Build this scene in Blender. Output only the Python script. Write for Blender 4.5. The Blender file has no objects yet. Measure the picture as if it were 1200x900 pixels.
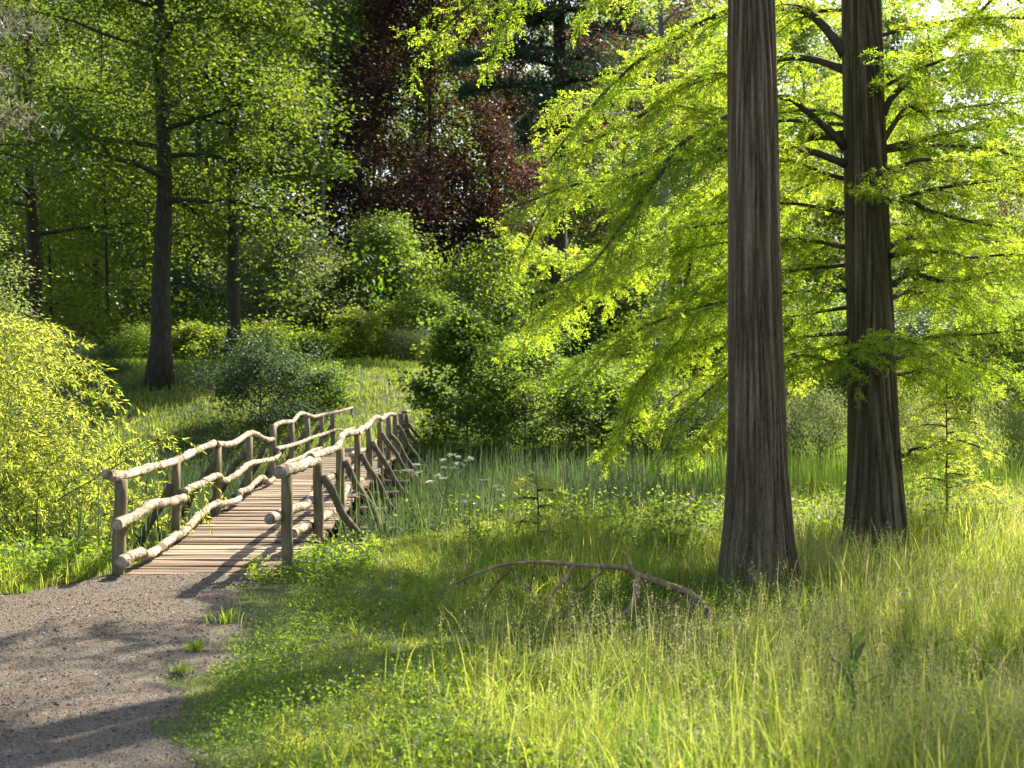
import bpy, math, random
import numpy as np
from mathutils import Vector

R = math.radians
random.seed(7)
rng = np.random.default_rng(7)
sc = bpy.context.scene
col = sc.collection

# ------------------------------------------------------------------ camera, light, exposure
EYE = 2.0
F = 1650.0                      # focal length in photo pixels (photo is 1200 wide)
HOR = 440.0                     # horizon row in the photo
cam_d = bpy.data.cameras.new('camera')
cam = bpy.data.objects.new('camera', cam_d)
col.objects.link(cam)
cam.location = (0, 0, EYE)
cam.rotation_euler = (R(90) - math.atan((450 - HOR) / F), 0, 0)
cam_d.sensor_width = 36
cam_d.lens = 36 * F / 1200
cam_d.clip_end = 2000
cam_d.dof.use_dof = True
cam_d.dof.focus_distance = 15.5
cam_d.dof.aperture_fstop = 3.2
sc.camera = cam

SUN_AZ = (0.62, 0.785)          # horizontal direction TO the sun: from the right and behind the wood
SUN_EL = 43
world = bpy.data.worlds.new('World')
sc.world = world
world.use_nodes = True
nt = world.node_tree
sky = nt.nodes.new('ShaderNodeTexSky')
sky.sky_type = 'NISHITA'
sky.sun_disc = False
sky.sun_elevation = R(SUN_EL)
sky.sun_rotation = math.atan2(SUN_AZ[0], SUN_AZ[1])
sky.air_density = 1.0
sky.dust_density = 2.0
bg = nt.nodes['Background']
bg.inputs['Strength'].default_value = 0.10
nt.links.new(sky.outputs[0], bg.inputs[0])
sun_d = bpy.data.lights.new('sun', 'SUN')
sun_d.energy = 5.0
sun_d.angle = R(0.5)
sun_d.color = (1.0, 0.92, 0.77)
sun = bpy.data.objects.new('sun', sun_d)
col.objects.link(sun)
sd = Vector((SUN_AZ[0] * math.cos(R(SUN_EL)), SUN_AZ[1] * math.cos(R(SUN_EL)), math.sin(R(SUN_EL))))
sun.rotation_euler = sd.to_track_quat('Z', 'Y').to_euler()
sun.location = (20, 30, 40)
sc.view_settings.view_transform = 'Standard'
sc.view_settings.look = 'None'
sc.view_settings.exposure = 1.85
sc.view_settings.gamma = 1
sc.view_settings.use_curve_mapping = False
sc.render.engine = 'CYCLES'
sc.cycles.max_bounces = 8
sc.cycles.diffuse_bounces = 5
sc.cycles.glossy_bounces = 2
sc.cycles.transmission_bounces = 4
sc.cycles.transparent_max_bounces = 4
sc.cycles.use_denoising = True
sc.cycles.sample_clamp_indirect = 6.0


def P(px, py, D):
    """photo pixel + distance -> world point"""
    return np.array([(px - 600) / F * D, D, EYE - (py - HOR) / F * D])


# ------------------------------------------------------------------ helpers
_tab = np.random.default_rng(99).random((256, 256))


def vnoise(x, y, seed=0):
    x = np.asarray(x, float) + seed * 17.31
    y = np.asarray(y, float) + seed * 9.77
    xi = np.floor(x).astype(int)
    yi = np.floor(y).astype(int)
    fx = x - xi
    fy = y - yi
    fx = fx * fx * (3 - 2 * fx)
    fy = fy * fy * (3 - 2 * fy)
    g = lambda a, b: _tab[a % 256, b % 256]
    return (g(xi, yi) * (1 - fx) * (1 - fy) + g(xi + 1, yi) * fx * (1 - fy)
            + g(xi, yi + 1) * (1 - fx) * fy + g(xi + 1, yi + 1) * fx * fy)


def sstep(a, b, x):
    t = np.clip((np.asarray(x, float) - a) / (b - a), 0, 1)
    return t * t * (3 - 2 * t)


def nrm(v):
    v = np.asarray(v, float)
    return v / np.maximum(np.linalg.norm(v, axis=-1, keepdims=True), 1e-9)


def mesh_from(name, V, faces, rv=None, smooth=False):
    """faces: (N,k) array or list of such arrays"""
    me = bpy.data.meshes.new(name)
    V = np.ascontiguousarray(V, dtype=np.float32).reshape(-1, 3)
    if not isinstance(faces, list):
        faces = [faces]
    faces = [np.asarray(f, dtype=np.int32) for f in faces if len(f)]
    me.vertices.add(len(V))
    me.vertices.foreach_set('co', V.ravel())
    loops = np.concatenate([f.ravel() for f in faces])
    tot = np.concatenate([np.full(len(f), f.shape[1], dtype=np.int32) for f in faces])
    start = np.concatenate([[0], np.cumsum(tot)[:-1]]).astype(np.int32)
    me.loops.add(len(loops))
    me.loops.foreach_set('vertex_index', loops)
    me.polygons.add(len(tot))
    me.polygons.foreach_set('loop_start', start)
    me.polygons.foreach_set('loop_total', tot)
    me.polygons.foreach_set('use_smooth', np.full(len(tot), smooth, dtype=bool))
    if rv is not None:
        at = me.attributes.new('rv', 'FLOAT', 'FACE')
        at.data.foreach_set('value', np.ascontiguousarray(rv, dtype=np.float32))
    me.update(calc_edges=True)
    return me


def obj(name, me, mats, parent=None, loc=None):
    o = bpy.data.objects.new(name, me)
    col.objects.link(o)
    for m in (mats if isinstance(mats, (list, tuple)) else [mats]):
        me.materials.append(m)
    if parent is not None:
        o.parent = parent
    if loc is not None:
        o.location = loc
    return o


def tag(o, label=None, cat=None, group=None, kind=None):
    if label:
        o['label'] = label
    if cat:
        o['category'] = cat
    if group:
        o['group'] = group
    if kind:
        o['kind'] = kind
    return o


def empty(name, loc, label, cat, group=None, rz=0.0, scale=None):
    o = bpy.data.objects.new(name, None)
    col.objects.link(o)
    o.empty_display_size = 0.2
    o.location = loc
    o.rotation_euler = (0, 0, rz)
    if scale is not None:
        o.scale = scale
    return tag(o, label, cat, group)


def copy_tree(o, loc, rz, scale, label, group=None):
    c = o.copy()
    col.objects.link(c)
    c.location = loc
    c.rotation_euler = (0, 0, rz)
    c.scale = scale
    c['label'] = label
    if group:
        c['group'] = group
    elif 'group' in c:
        del c['group']
    for ch in list(o.children):
        d = ch.copy()
        col.objects.link(d)
        d.parent = c
        for g in list(ch.children):
            e = g.copy()
            col.objects.link(e)
            e.parent = d
    return c


class MB:
    """collects tubes, boxes and quads for one mesh"""

    def __init__(self):
        self.v, self.f, self.n, self.ff = [], [], 0, []

    def tube(self, pts, rad, sides=8, cap=True, wob=0.0, seed=0):
        pts = np.asarray(pts, float)
        n = len(pts)
        rad = np.broadcast_to(np.asarray(rad, float), (n,))
        tan = nrm(np.gradient(pts, axis=0))
        ref = np.array([0, 0, 1.0]) if abs(tan[0, 2]) < 0.8 else np.array([1.0, 0, 0])
        us = []
        u = nrm(np.cross(tan[0], ref))
        for i in range(n):
            u = nrm(u - tan[i] * np.dot(u, tan[i]))
            us.append(u)
        us = np.array(us)
        vs = np.cross(tan, us)
        a = np.arange(sides) / sides * 2 * math.pi
        rr = rad[:, None] * np.ones(sides)
        if wob:
            q = np.cumsum(np.r_[0, np.linalg.norm(np.diff(pts, axis=0), axis=1)])
            rr = rr * (1 + wob * (2 * vnoise(np.cos(a)[None, :] * 1.3 + q[:, None] * 5, np.sin(a)[None, :] * 1.3 + q[:, None] * 2.1, seed) - 1))
        V = pts[:, None, :] + rr[..., None] * (np.cos(a)[None, :, None] * us[:, None, :] + np.sin(a)[None, :, None] * vs[:, None, :])
        base = self.n
        self.v.append(V.reshape(-1, 3))
        i = np.arange(n - 1)[:, None] * sides
        j = np.arange(sides)[None, :]
        j2 = (j + 1) % sides
        f = np.stack([i + j, i + j2, i + sides + j2, i + sides + j], -1).reshape(-1, 4) + base
        self.f.append(f)
        self.n += n * sides
        if cap:
            for c, ring, flip in ((pts[0], 0, True), (pts[-1], n - 1, False)):
                self.v.append(c[None, :])
                ci = self.n
                self.n += 1
                r = base + ring * sides + np.arange(sides)
                r2 = np.roll(r, -1)
                t = np.stack([np.full(sides, ci), r2, r] if flip else [np.full(sides, ci), r, r2], -1)
                self.ff.append(t)

    def build(self, name, mats, parent=None, smooth=True):
        me = mesh_from(name, np.concatenate(self.v), [np.concatenate(self.f)] + ([np.concatenate(self.ff)] if self.ff else []), smooth=smooth)
        return obj(name, me, mats, parent)


def rpath(pts, n):
    """resample polyline smoothly (catmull-rom)"""
    pts = np.asarray(pts, float)
    if len(pts) == 2:
        t = np.linspace(0, 1, n)[:, None]
        return pts[0] * (1 - t) + pts[1] * t
    p = np.vstack([2 * pts[0] - pts[1], pts, 2 * pts[-1] - pts[-2]])
    m = len(pts) - 1
    out = []
    for s in np.linspace(0, m - 1e-6, n):
        i = int(s)
        t = s - i
        a, b, c, d = p[i], p[i + 1], p[i + 2], p[i + 3]
        out.append(0.5 * ((2 * b) + (c - a) * t + (2 * a - 5 * b + 4 * c - d) * t * t + (3 * b - a - 3 * c + d) * t ** 3))
    return np.array(out)


def leaves(pos, d, nor, L, W, fold=0.0):
    """rhombic leaves -> (N,4,3) verts"""
    d = nrm(d)
    s = nrm(np.cross(d, nor))
    n2 = np.cross(s, d)
    L = np.broadcast_to(np.asarray(L, float), (len(pos),))[:, None]
    W = np.broadcast_to(np.asarray(W, float), (len(pos),))[:, None]
    mid = pos + d * L * 0.45 + n2 * (fold * W)
    return np.stack([pos, mid + s * W / 2, pos + d * L, mid - s * W / 2], 1)


def leaf_mesh(name, V4, rv=None):
    n = len(V4)
    f = np.arange(n * 4, dtype=np.int32).reshape(n, 4)
    return mesh_from(name, V4.reshape(-1, 3), f, rng.random(n) if rv is None else rv)


def rdirs(n, zbias=0.0, zs=1.0):
    v = rng.normal(size=(n, 3))
    v[:, 2] = v[:, 2] * zs + zbias
    return nrm(v)


# ------------------------------------------------------------------ terrain
def edge_near(x):
    return np.interp(x, [-12, -6, -4.2, -2.2, 0, 4, 10, 20], [13.5, 14.2, 14.7, 16.6, 17.8, 19.5, 21, 23])


def edge_far(x):
    return np.interp(x, [-20, -6, 2, 8, 20], [38, 36.5, 33.5, 33.5, 36])


def H(x, y):
    x = np.asarray(x, float)
    y = np.asarray(y, float)
    z = -1.15 * sstep(0, 2.6, y - edge_near(x)) * (1 - sstep(-1.0, 3.5, y - edge_far(x)))
    z = z + 2.4 * sstep(37.5, 49.5, y)
    z = z + 0.10 * (vnoise(x * 0.35, y * 0.35, 3) - 0.5) * sstep(2, 6, np.abs(x + 3) + np.maximum(0, y - 40))
    z = z + 0.05 * (vnoise(x * 1.3, y * 1.3, 5) - 0.5) * sstep(0.1, 1.2, x - xr(y))
    return z


def xr(y):      # right edge of the gravel path
    return np.interp(y, [0, 2, 5, 7.2, 9.2, 11, 12.8, 14.2], [-0.6, -0.9, -1.35, -1.75, -2.1, -2.1, -2.2, -2.35])


def yl(x):      # far left edge of the gravel path
    return np.interp(x, [-30, -14, -10, -7, -5.2, -4.4, -4.0], [4, 8, 10.2, 11.7, 12.6, 13.2, 14.15])


def path_d(x, y):
    """>0 inside the path, metres from the nearer edge"""
    e = 0.75 * (vnoise(x * 0.9, y * 0.9, 11) - 0.5) + 0.45 * (vnoise(x * 2.3, y * 2.3, 13) - 0.5) + 0.22 * (vnoise(x * 4, y * 4, 12) - 0.5)
    return np.minimum(np.minimum(xr(y) - x, yl(x) - y) + e, 14.3 - y)


TRUNK_A = (2.305, 13.2)         # front conifer
TRUNK_B = (4.115, 15.9)         # rear conifer


def keep_off(x, y):
    k = path_d(x, y) < rng.exponential(0.09, len(x)) - 0.02
    k &= (x - TRUNK_A[0]) ** 2 + (y - TRUNK_A[1]) ** 2 > 0.40 ** 2
    k &= (x - TRUNK_B[0]) ** 2 + (y - TRUNK_B[1]) ** 2 > 0.40 ** 2
    cx = -3.07 - 0.03 * (y - 14)
    k &= ~((np.abs(x - cx) < 0.86) & (y > 13.9) & (y < 39.5))
    k &= ~((np.abs(x - cx) < 1.5) & (y > 15.0) & (y < 39) & (rng.random(len(x)) < 0.75))
    return k


# ------------------------------------------------------------------ materials
def new_mat(name):
    m = bpy.data.materials.new(name)
    m.use_nodes = True
    n = m.node_tree
    n.nodes.clear()
    out = n.nodes.new('ShaderNodeOutputMaterial')
    return m, n, out


def ramp(n, stops, fac):
    r = n.nodes.new('ShaderNodeValToRGB')
    el = r.color_ramp.elements
    while len(el) < len(stops):
        el.new(0.5)
    for e, (p, c) in zip(el, stops):
        e.position = p
        e.color = (*c, 1)
    n.links.new(fac, r.inputs[0])
    return r.outputs[0]


def leaf_mat(name, c1, c2, t1, t2, tf=0.5, rough=0.55, spec=0.25, nscale=0.6, straw=None):
    m, n, out = new_mat(name)
    at = n.nodes.new('ShaderNodeAttribute')
    at.attribute_name = 'rv'
    geo = n.nodes.new('ShaderNodeNewGeometry')
    no = n.nodes.new('ShaderNodeTexNoise')
    no.inputs['Scale'].default_value = nscale
    no.inputs['Detail'].default_value = 2
    n.links.new(geo.outputs['Position'], no.inputs['Vector'])
    mx = n.nodes.new('ShaderNodeMath')
    mx.operation = 'MULTIPLY_ADD'
    mx.inputs[1].default_value = 0.6
    n.links.new(at.outputs['Fac'], mx.inputs[0])
    m2 = n.nodes.new('ShaderNodeMath')
    m2.operation = 'MULTIPLY_ADD'
    m2.inputs[1].default_value = 1.0
    m2.inputs[2].default_value = -0.3
    n.links.new(no.outputs['Fac'], m2.inputs[0])
    n.links.new(m2.outputs[0], mx.inputs[2])
    ca = ramp(n, [(0.1, c1), (0.85, c2)] + ([(1.0, straw)] if straw else []), mx.outputs[0])
    cb = ramp(n, [(0.1, t1), (0.85, t2)] + ([(1.0, straw)] if straw else []), mx.outputs[0])
    p = n.nodes.new('ShaderNodeBsdfPrincipled')
    p.inputs['Roughness'].default_value = rough
    p.inputs['Specular IOR Level'].default_value = spec
    n.links.new(ca, p.inputs['Base Color'])
    t = n.nodes.new('ShaderNodeBsdfTranslucent')
    n.links.new(cb, t.inputs['Color'])
    mix = n.nodes.new('ShaderNodeMixShader')
    mix.inputs[0].default_value = tf
    n.links.new(p.outputs[0], mix.inputs[1])
    n.links.new(t.outputs[0], mix.inputs[2])
    n.links.new(mix.outputs[0], out.inputs[0])
    return m


def solid_mat(name, stops, scale=(1, 1, 1), nscale=8, rough=0.85, bump=0.3, bscale=40, coord='Object', rv=0.0, dist=0.01, detail=6):
    m, n, out = new_mat(name)
    tc = n.nodes.new('ShaderNodeTexCoord')
    mp = n.nodes.new('ShaderNodeMapping')
    mp.inputs['Scale'].default_value = scale
    n.links.new(tc.outputs[coord], mp.inputs[0])
    no = n.nodes.new('ShaderNodeTexNoise')
    no.inputs['Scale'].default_value = nscale
    no.inputs['Detail'].default_value = detail
    no.inputs['Roughness'].default_value = 0.65
    n.links.new(mp.outputs[0], no.inputs['Vector'])
    fac = no.outputs['Fac']
    if rv:
        at = n.nodes.new('ShaderNodeAttribute')
        at.attribute_name = 'rv'
        s = n.nodes.new('ShaderNodeMath')
        s.operation = 'MULTIPLY_ADD'
        s.inputs[1].default_value = rv
        n.links.new(at.outputs['Fac'], s.inputs[0])
        s2 = n.nodes.new('ShaderNodeMath')
        s2.operation = 'SUBTRACT'
        s2.inputs[1].default_value = rv / 2
        n.links.new(fac, s2.inputs[0])
        n.links.new(s2.outputs[0], s.inputs[2])
        fac = s.outputs[0]
    c = ramp(n, stops, fac)
    p = n.nodes.new('ShaderNodeBsdfPrincipled')
    p.inputs['Roughness'].default_value = rough
    p.inputs['Specular IOR Level'].default_value = 0.2
    n.links.new(c, p.inputs['Base Color'])
    if bump:
        nb = n.nodes.new('ShaderNodeTexNoise')
        nb.inputs['Scale'].default_value = bscale
        nb.inputs['Detail'].default_value = 6
        n.links.new(mp.outputs[0], nb.inputs['Vector'])
        b = n.nodes.new('ShaderNodeBump')
        b.inputs['Strength'].default_value = bump
        b.inputs['Distance'].default_value = dist
        n.links.new(nb.outputs['Fac'], b.inputs['Height'])
        n.links.new(b.outputs[0], p.inputs['Normal'])
    n.links.new(p.outputs[0], out.inputs[0])
    return m


M = {}
M['ground'] = solid_mat('soil', [(0.3, (0.030, 0.032, 0.012)), (0.55, (0.060, 0.070, 0.022)), (0.75, (0.10, 0.085, 0.045))], nscale=2.5, bump=0.5, bscale=25, dist=0.03)
M['gravel'] = solid_mat('gravel', [(0.30, (0.046, 0.034, 0.022)), (0.46, (0.090, 0.071, 0.051)), (0.60, (0.138, 0.115, 0.088)), (0.75, (0.22, 0.19, 0.155))], nscale=38, bump=1.0, bscale=75, dist=0.02, detail=8)
M['pebble'] = solid_mat('pebble', [(0.25, (0.05, 0.040, 0.031)), (0.5, (0.115, 0.097, 0.078)), (0.8, (0.23, 0.205, 0.178))], nscale=3, bump=0.0, rv=0.9)
M['litter'] = leaf_mat('litter', (0.10, 0.05, 0.025), (0.22, 0.13, 0.07), (0.12, 0.06, 0.02), (0.2, 0.1, 0.04), tf=0.2)
M['water'] = solid_mat('water', [(0.3, (0.010, 0.014, 0.008)), (0.7, (0.02, 0.025, 0.012))], nscale=1, rough=0.08, bump=0.1, bscale=6)
M['log'] = solid_mat('weathered_log', [(0.30, (0.060, 0.046, 0.026)), (0.44, (0.17, 0.130, 0.080)), (0.56, (0.33, 0.275, 0.20)), (0.72, (0.45, 0.395, 0.31))], scale=(1, 0.45, 1), nscale=10, bump=0.9, bscale=34, dist=0.025)
M['post'] = solid_mat('wood_post', [(0.30, (0.085, 0.070, 0.036)), (0.55, (0.19, 0.145, 0.080)), (0.75, (0.28, 0.225, 0.14))], scale=(1, 1, 0.12), nscale=16, bump=0.4, bscale=45)
M['brace'] = solid_mat('wood_brace', [(0.30, (0.055, 0.045, 0.028)), (0.55, (0.120, 0.092, 0.058)), (0.75, (0.20, 0.16, 0.105))], nscale=9, bump=0.4, bscale=40)
M['deck'] = solid_mat('wood_deck', [(0.22, (0.075, 0.052, 0.032)), (0.45, (0.155, 0.112, 0.073)), (0.62, (0.215, 0.160, 0.108)), (0.85, (0.30, 0.24, 0.17))], scale=(0.35, 4, 1), nscale=9, bump=0.4, bscale=30, rv=0.6)
M['bark_dark'] = solid_mat('bark', [(0.3, (0.018, 0.014, 0.008)), (0.55, (0.042, 0.034, 0.018)), (0.75, (0.075, 0.062, 0.036))], scale=(1, 1, 0.25), nscale=14, bump=0.6, bscale=26, dist=0.03)
M['bark_grey'] = solid_mat('bark_grey', [(0.3, (0.09, 0.085, 0.075)), (0.6, (0.17, 0.16, 0.145)), (0.8, (0.24, 0.23, 0.21))], scale=(1, 1, 0.4), nscale=9, bump=0.4, bscale=30)
M['bark_limb'] = solid_mat('bark_limb', [(0.3, (0.040, 0.028, 0.018)), (0.7, (0.10, 0.072, 0.048))], nscale=14, bump=0.4, bscale=40)
M['deadwood'] = solid_mat('deadwood', [(0.30, (0.10, 0.055, 0.028)), (0.5, (0.25, 0.150, 0.080)), (0.72, (0.40, 0.28, 0.18))], nscale=14, bump=0.6, bscale=50)
M['stalk'] = solid_mat('dry_stalk', [(0.3, (0.22, 0.15, 0.075)), (0.7, (0.36, 0.27, 0.16))], nscale=12, bump=0)
M['stem'] = solid_mat('green_stem', [(0.3, (0.06, 0.09, 0.02)), (0.7, (0.12, 0.15, 0.04))], nscale=12, bump=0)
M['umbel'] = leaf_mat('umbel', (0.55, 0.56, 0.42), (0.75, 0.75, 0.62), (0.5, 0.5, 0.35), (0.6, 0.6, 0.45), tf=0.35)

M['redwood_leaf'] = leaf_mat('conifer_frond', (0.055, 0.110, 0.012), (0.10, 0.165, 0.018), (0.33, 0.53, 0.018), (0.58, 0.67, 0.038), tf=0.58)
M['willow_leaf'] = leaf_mat('willow_leaf', (0.09, 0.130, 0.022), (0.155, 0.19, 0.035), (0.48, 0.60, 0.03), (0.72, 0.74, 0.10), tf=0.55)
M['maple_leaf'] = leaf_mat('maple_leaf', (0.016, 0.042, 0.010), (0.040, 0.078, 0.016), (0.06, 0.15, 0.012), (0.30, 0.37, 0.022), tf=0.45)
M['forest_leaf'] = leaf_mat('forest_leaf', (0.026, 0.060, 0.018), (0.060, 0.105, 0.028), (0.13, 0.27, 0.03), (0.40, 0.48, 0.06), tf=0.5, nscale=0.15)
M['copper_leaf'] = leaf_mat('copper_leaf', (0.026, 0.015, 0.014), (0.078, 0.045, 0.036), (0.045, 0.018, 0.013), (0.22, 0.095, 0.058), tf=0.36)
M['pine_leaf'] = leaf_mat('pine_needle', (0.020, 0.042, 0.020), (0.040, 0.065, 0.030), (0.04, 0.08, 0.03), (0.08, 0.12, 0.04), tf=0.25)
M['greypine_leaf'] = leaf_mat('grey_pine_needle', (0.085, 0.095, 0.060), (0.16, 0.16, 0.10), (0.12, 0.14, 0.06), (0.2, 0.2, 0.1), tf=0.3)
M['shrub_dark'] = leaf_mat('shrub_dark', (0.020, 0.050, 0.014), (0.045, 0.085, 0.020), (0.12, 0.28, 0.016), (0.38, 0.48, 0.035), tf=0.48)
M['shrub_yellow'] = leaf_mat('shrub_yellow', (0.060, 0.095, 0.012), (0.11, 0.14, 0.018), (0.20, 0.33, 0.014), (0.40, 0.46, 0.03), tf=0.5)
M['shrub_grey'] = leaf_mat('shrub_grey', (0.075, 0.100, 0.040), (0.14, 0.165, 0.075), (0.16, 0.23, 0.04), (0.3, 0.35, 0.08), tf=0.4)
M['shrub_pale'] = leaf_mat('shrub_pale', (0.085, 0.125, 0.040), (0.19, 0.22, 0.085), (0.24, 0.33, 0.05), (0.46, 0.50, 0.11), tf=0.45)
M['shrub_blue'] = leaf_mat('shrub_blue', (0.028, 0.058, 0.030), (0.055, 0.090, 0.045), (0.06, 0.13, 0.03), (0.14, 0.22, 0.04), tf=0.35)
M['grass'] = leaf_mat('grass_blade', (0.030, 0.072, 0.014), (0.085, 0.130, 0.030), (0.14, 0.30, 0.022), (0.62, 0.64, 0.08), tf=0.55, nscale=1.3, straw=(0.42, 0.36, 0.17))
M['grass_far'] = leaf_mat('grass_blade_far', (0.045, 0.090, 0.018), (0.090, 0.130, 0.028), (0.14, 0.29, 0.018), (0.42, 0.48, 0.04), tf=0.5, nscale=0.5)
M['seed'] = leaf_mat('grass_seed', (0.14, 0.135, 0.055), (0.27, 0.25, 0.125), (0.40, 0.38, 0.13), (0.62, 0.57, 0.27), tf=0.55)
M['reed'] = leaf_mat('reed_blade', (0.026, 0.050, 0.020), (0.090, 0.120, 0.066), (0.04, 0.10, 0.02), (0.16, 0.22, 0.06), tf=0.38, rough=0.6, spec=0.2)
M['sedge'] = leaf_mat('sedge_blade', (0.035, 0.080, 0.014), (0.070, 0.125, 0.026), (0.11, 0.25, 0.016), (0.32, 0.43, 0.05), tf=0.45)
M['weed'] = leaf_mat('weed_leaf', (0.055, 0.110, 0.018), (0.095, 0.150, 0.024), (0.18, 0.34, 0.012), (0.42, 0.52, 0.03), tf=0.5)
M['darkweed'] = leaf_mat('dark_weed_leaf', (0.035, 0.075, 0.022), (0.06, 0.105, 0.032), (0.08, 0.18, 0.02), (0.16, 0.26, 0.03), tf=0.4)


def bark_material(name, dark, mid, light, moss):
    m, n, out = new_mat(name)
    tc = n.nodes.new('ShaderNodeTexCoord')
    mp = n.nodes.new('ShaderNodeMapping')
    mp.inputs['Scale'].default_value = (1, 1, 0.22)
    n.links.new(tc.outputs['Object'], mp.inputs[0])
    a = n.nodes.new('ShaderNodeTexNoise')
    a.inputs['Scale'].default_value = 62
    a.inputs['Detail'].default_value = 12
    a.inputs['Roughness'].default_value = 0.7
    a.inputs['Distortion'].default_value = 0.9
    n.links.new(mp.outputs[0], a.inputs['Vector'])
    at = n.nodes.new('ShaderNodeAttribute')
    at.attribute_name = 'rv'
    mx = n.nodes.new('ShaderNodeMath')
    mx.operation = 'MULTIPLY_ADD'
    mx.inputs[1].default_value = 0.72
    n.links.new(at.outputs['Fac'], mx.inputs[0])
    s = n.nodes.new('ShaderNodeMath')
    s.operation = 'SUBTRACT'
    s.inputs[1].default_value = 0.29
    n.links.new(a.outputs['Fac'], s.inputs[0])
    n.links.new(s.outputs[0], mx.inputs[2])
    c = ramp(n, [(0.12, dark), (0.5, mid), (0.92, light)], mx.outputs[0])
    big = n.nodes.new('ShaderNodeTexNoise')
    big.inputs['Scale'].default_value = 1.6
    big.inputs['Detail'].default_value = 4
    n.links.new(tc.outputs['Object'], big.inputs['Vector'])
    bm = n.nodes.new('ShaderNodeMapRange')
    bm.inputs[1].default_value = 0.5
    bm.inputs[2].default_value = 0.72
    bm.inputs[4].default_value = 0.55
    n.links.new(big.outputs['Fac'], bm.inputs[0])
    mix = n.nodes.new('ShaderNodeMix')
    mix.data_type = 'RGBA'
    n.links.new(bm.outputs[0], mix.inputs[0])
    n.links.new(c, mix.inputs[6])
    mix.inputs[7].default_value = (*moss, 1)
    p = n.nodes.new('ShaderNodeBsdfPrincipled')
    p.inputs['Roughness'].default_value = 0.9
    p.inputs['Specular IOR Level'].default_value = 0.10
    n.links.new(mix.outputs[2], p.inputs['Base Color'])
    b = n.nodes.new('ShaderNodeBump')
    b.inputs['Strength'].default_value = 0.9
    b.inputs['Distance'].default_value = 0.04
    n.links.new(a.outputs['Fac'], b.inputs['Height'])
    n.links.new(b.outputs[0], p.inputs['Normal'])
    n.links.new(p.outputs[0], out.inputs[0])
    return m


M['bark_front'] = bark_material('conifer_bark', (0.040, 0.027, 0.015), (0.172, 0.118, 0.068), (0.34, 0.262, 0.170), (0.155, 0.100, 0.050))
M['bark_rear'] = bark_material('conifer_bark_rear', (0.030, 0.022, 0.011), (0.120, 0.090, 0.050), (0.25, 0.195, 0.120), (0.095, 0.085, 0.032))

# ------------------------------------------------------------------ ground, path, stream
xs = np.concatenate([-np.geomspace(16, 320, 26)[::-1], np.arange(-15.6, 15.61, 0.2), np.geomspace(16, 320, 26)])
ys = np.concatenate([-np.geomspace(3, 40, 8)[::-1], np.arange(-2, 44, 0.2), np.geomspace(44.3, 420, 60)])
gx, gy = np.meshgrid(xs, ys)
gz = H(gx, gy)
nx, ny = len(xs), len(ys)
ii = (np.arange(ny - 1)[:, None] * nx + np.arange(nx - 1)[None, :]).ravel()
gf = np.stack([ii, ii + 1, ii + 1 + nx, ii + nx], -1)
tag(obj('ground', mesh_from('ground', np.stack([gx, gy, gz], -1), gf, smooth=True), M['ground']), kind='structure')

step = 0.07
px_ = np.arange(-16, -0.3, step)
py_ = np.arange(0.5, 14.5, step)
gx, gy = np.meshgrid(px_, py_)
inside = path_d(gx, gy) > -0.25


def path_z(x, y):
    return H(x, y) + 0.012 + 0.010 * vnoise(x * 6, y * 6, 4) + 0.02 * vnoise(x * 1.5, y * 1.5, 6) - 0.06 * (1 - sstep(-0.2, 0.12, path_d(x, y)))


gz = path_z(gx, gy)
nx, ny = len(px_), len(py_)
cell = inside[:-1, :-1] & inside[1:, :-1] & inside[:-1, 1:] & inside[1:, 1:]
ii = (np.arange(ny - 1)[:, None] * nx + np.arange(nx - 1)[None, :])[cell]
gf = np.stack([ii, ii + 1, ii + 1 + nx, ii + nx], -1)
tag(obj('gravel_path', mesh_from('gravel_path', np.stack([gx, gy, gz], -1), gf, smooth=True), M['gravel']), kind='structure')


# loose stones on the path
n = 26000
D = np.sqrt(rng.uniform(5.5 ** 2, 14.2 ** 2, n))
x = rng.uniform(-0.42, -0.08, n) * D
k = path_d(x, D) > -0.12
x, y = x[k], D[k]
n = len(x)
s = rng.uniform(0.003, 0.0075, n) * (1 + 1.2 * (rng.random(n) > 0.97))
o6 = np.array([[1, 0, 0], [0, 1, 0], [-1, 0, 0], [0, -1, 0], [0, 0, 0.8], [0, 0, -0.8]], float)
V = o6[None] * (s[:, None, None] * rng.uniform(0.6, 1.3, (n, 6, 1)))
a = rng.random(n) * 6.28
ca, sa = np.cos(a), np.sin(a)
V = np.stack([V[..., 0] * ca[:, None] - V[..., 1] * sa[:, None], V[..., 0] * sa[:, None] + V[..., 1] * ca[:, None], V[..., 2]], -1)
V += np.stack([x, y, path_z(x, y) + s * 0.3], -1)[:, None, :]
tri = np.array([[0, 1, 4], [1, 2, 4], [2, 3, 4], [3, 0, 4], [1, 0, 5], [2, 1, 5], [3, 2, 5], [0, 3, 5]])
f = (tri[None] + (np.arange(n) * 6)[:, None, None]).reshape(-1, 3)
tag(obj('loose_gravel', mesh_from('loose_gravel', V, f, np.repeat(rng.random(n), 8)), M['pebble']), kind='stuff')

# brown litter on the path
n = 7000
D = np.sqrt(rng.uniform(6 ** 2, 14 ** 2, n))
x = rng.uniform(-0.40, -0.1, n) * D
k = (path_d(x, D) > -0.3) & (vnoise(x * 1.2, D * 1.2, 21) + rng.normal(0, 0.12, n) > 0.55)
x, y = x[k], D[k]
n = len(x)
d = rdirs(n, 0, 0.25)
V = leaves(np.stack([x, y, path_z(x, y) + 0.008], -1), d, rdirs(n, 2.0), rng.uniform(0.015, 0.05, n), rng.uniform(0.006, 0.02, n))
tag(obj('leaf_litter', leaf_mesh('leaf_litter', V), M['litter']), kind='stuff')

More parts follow.
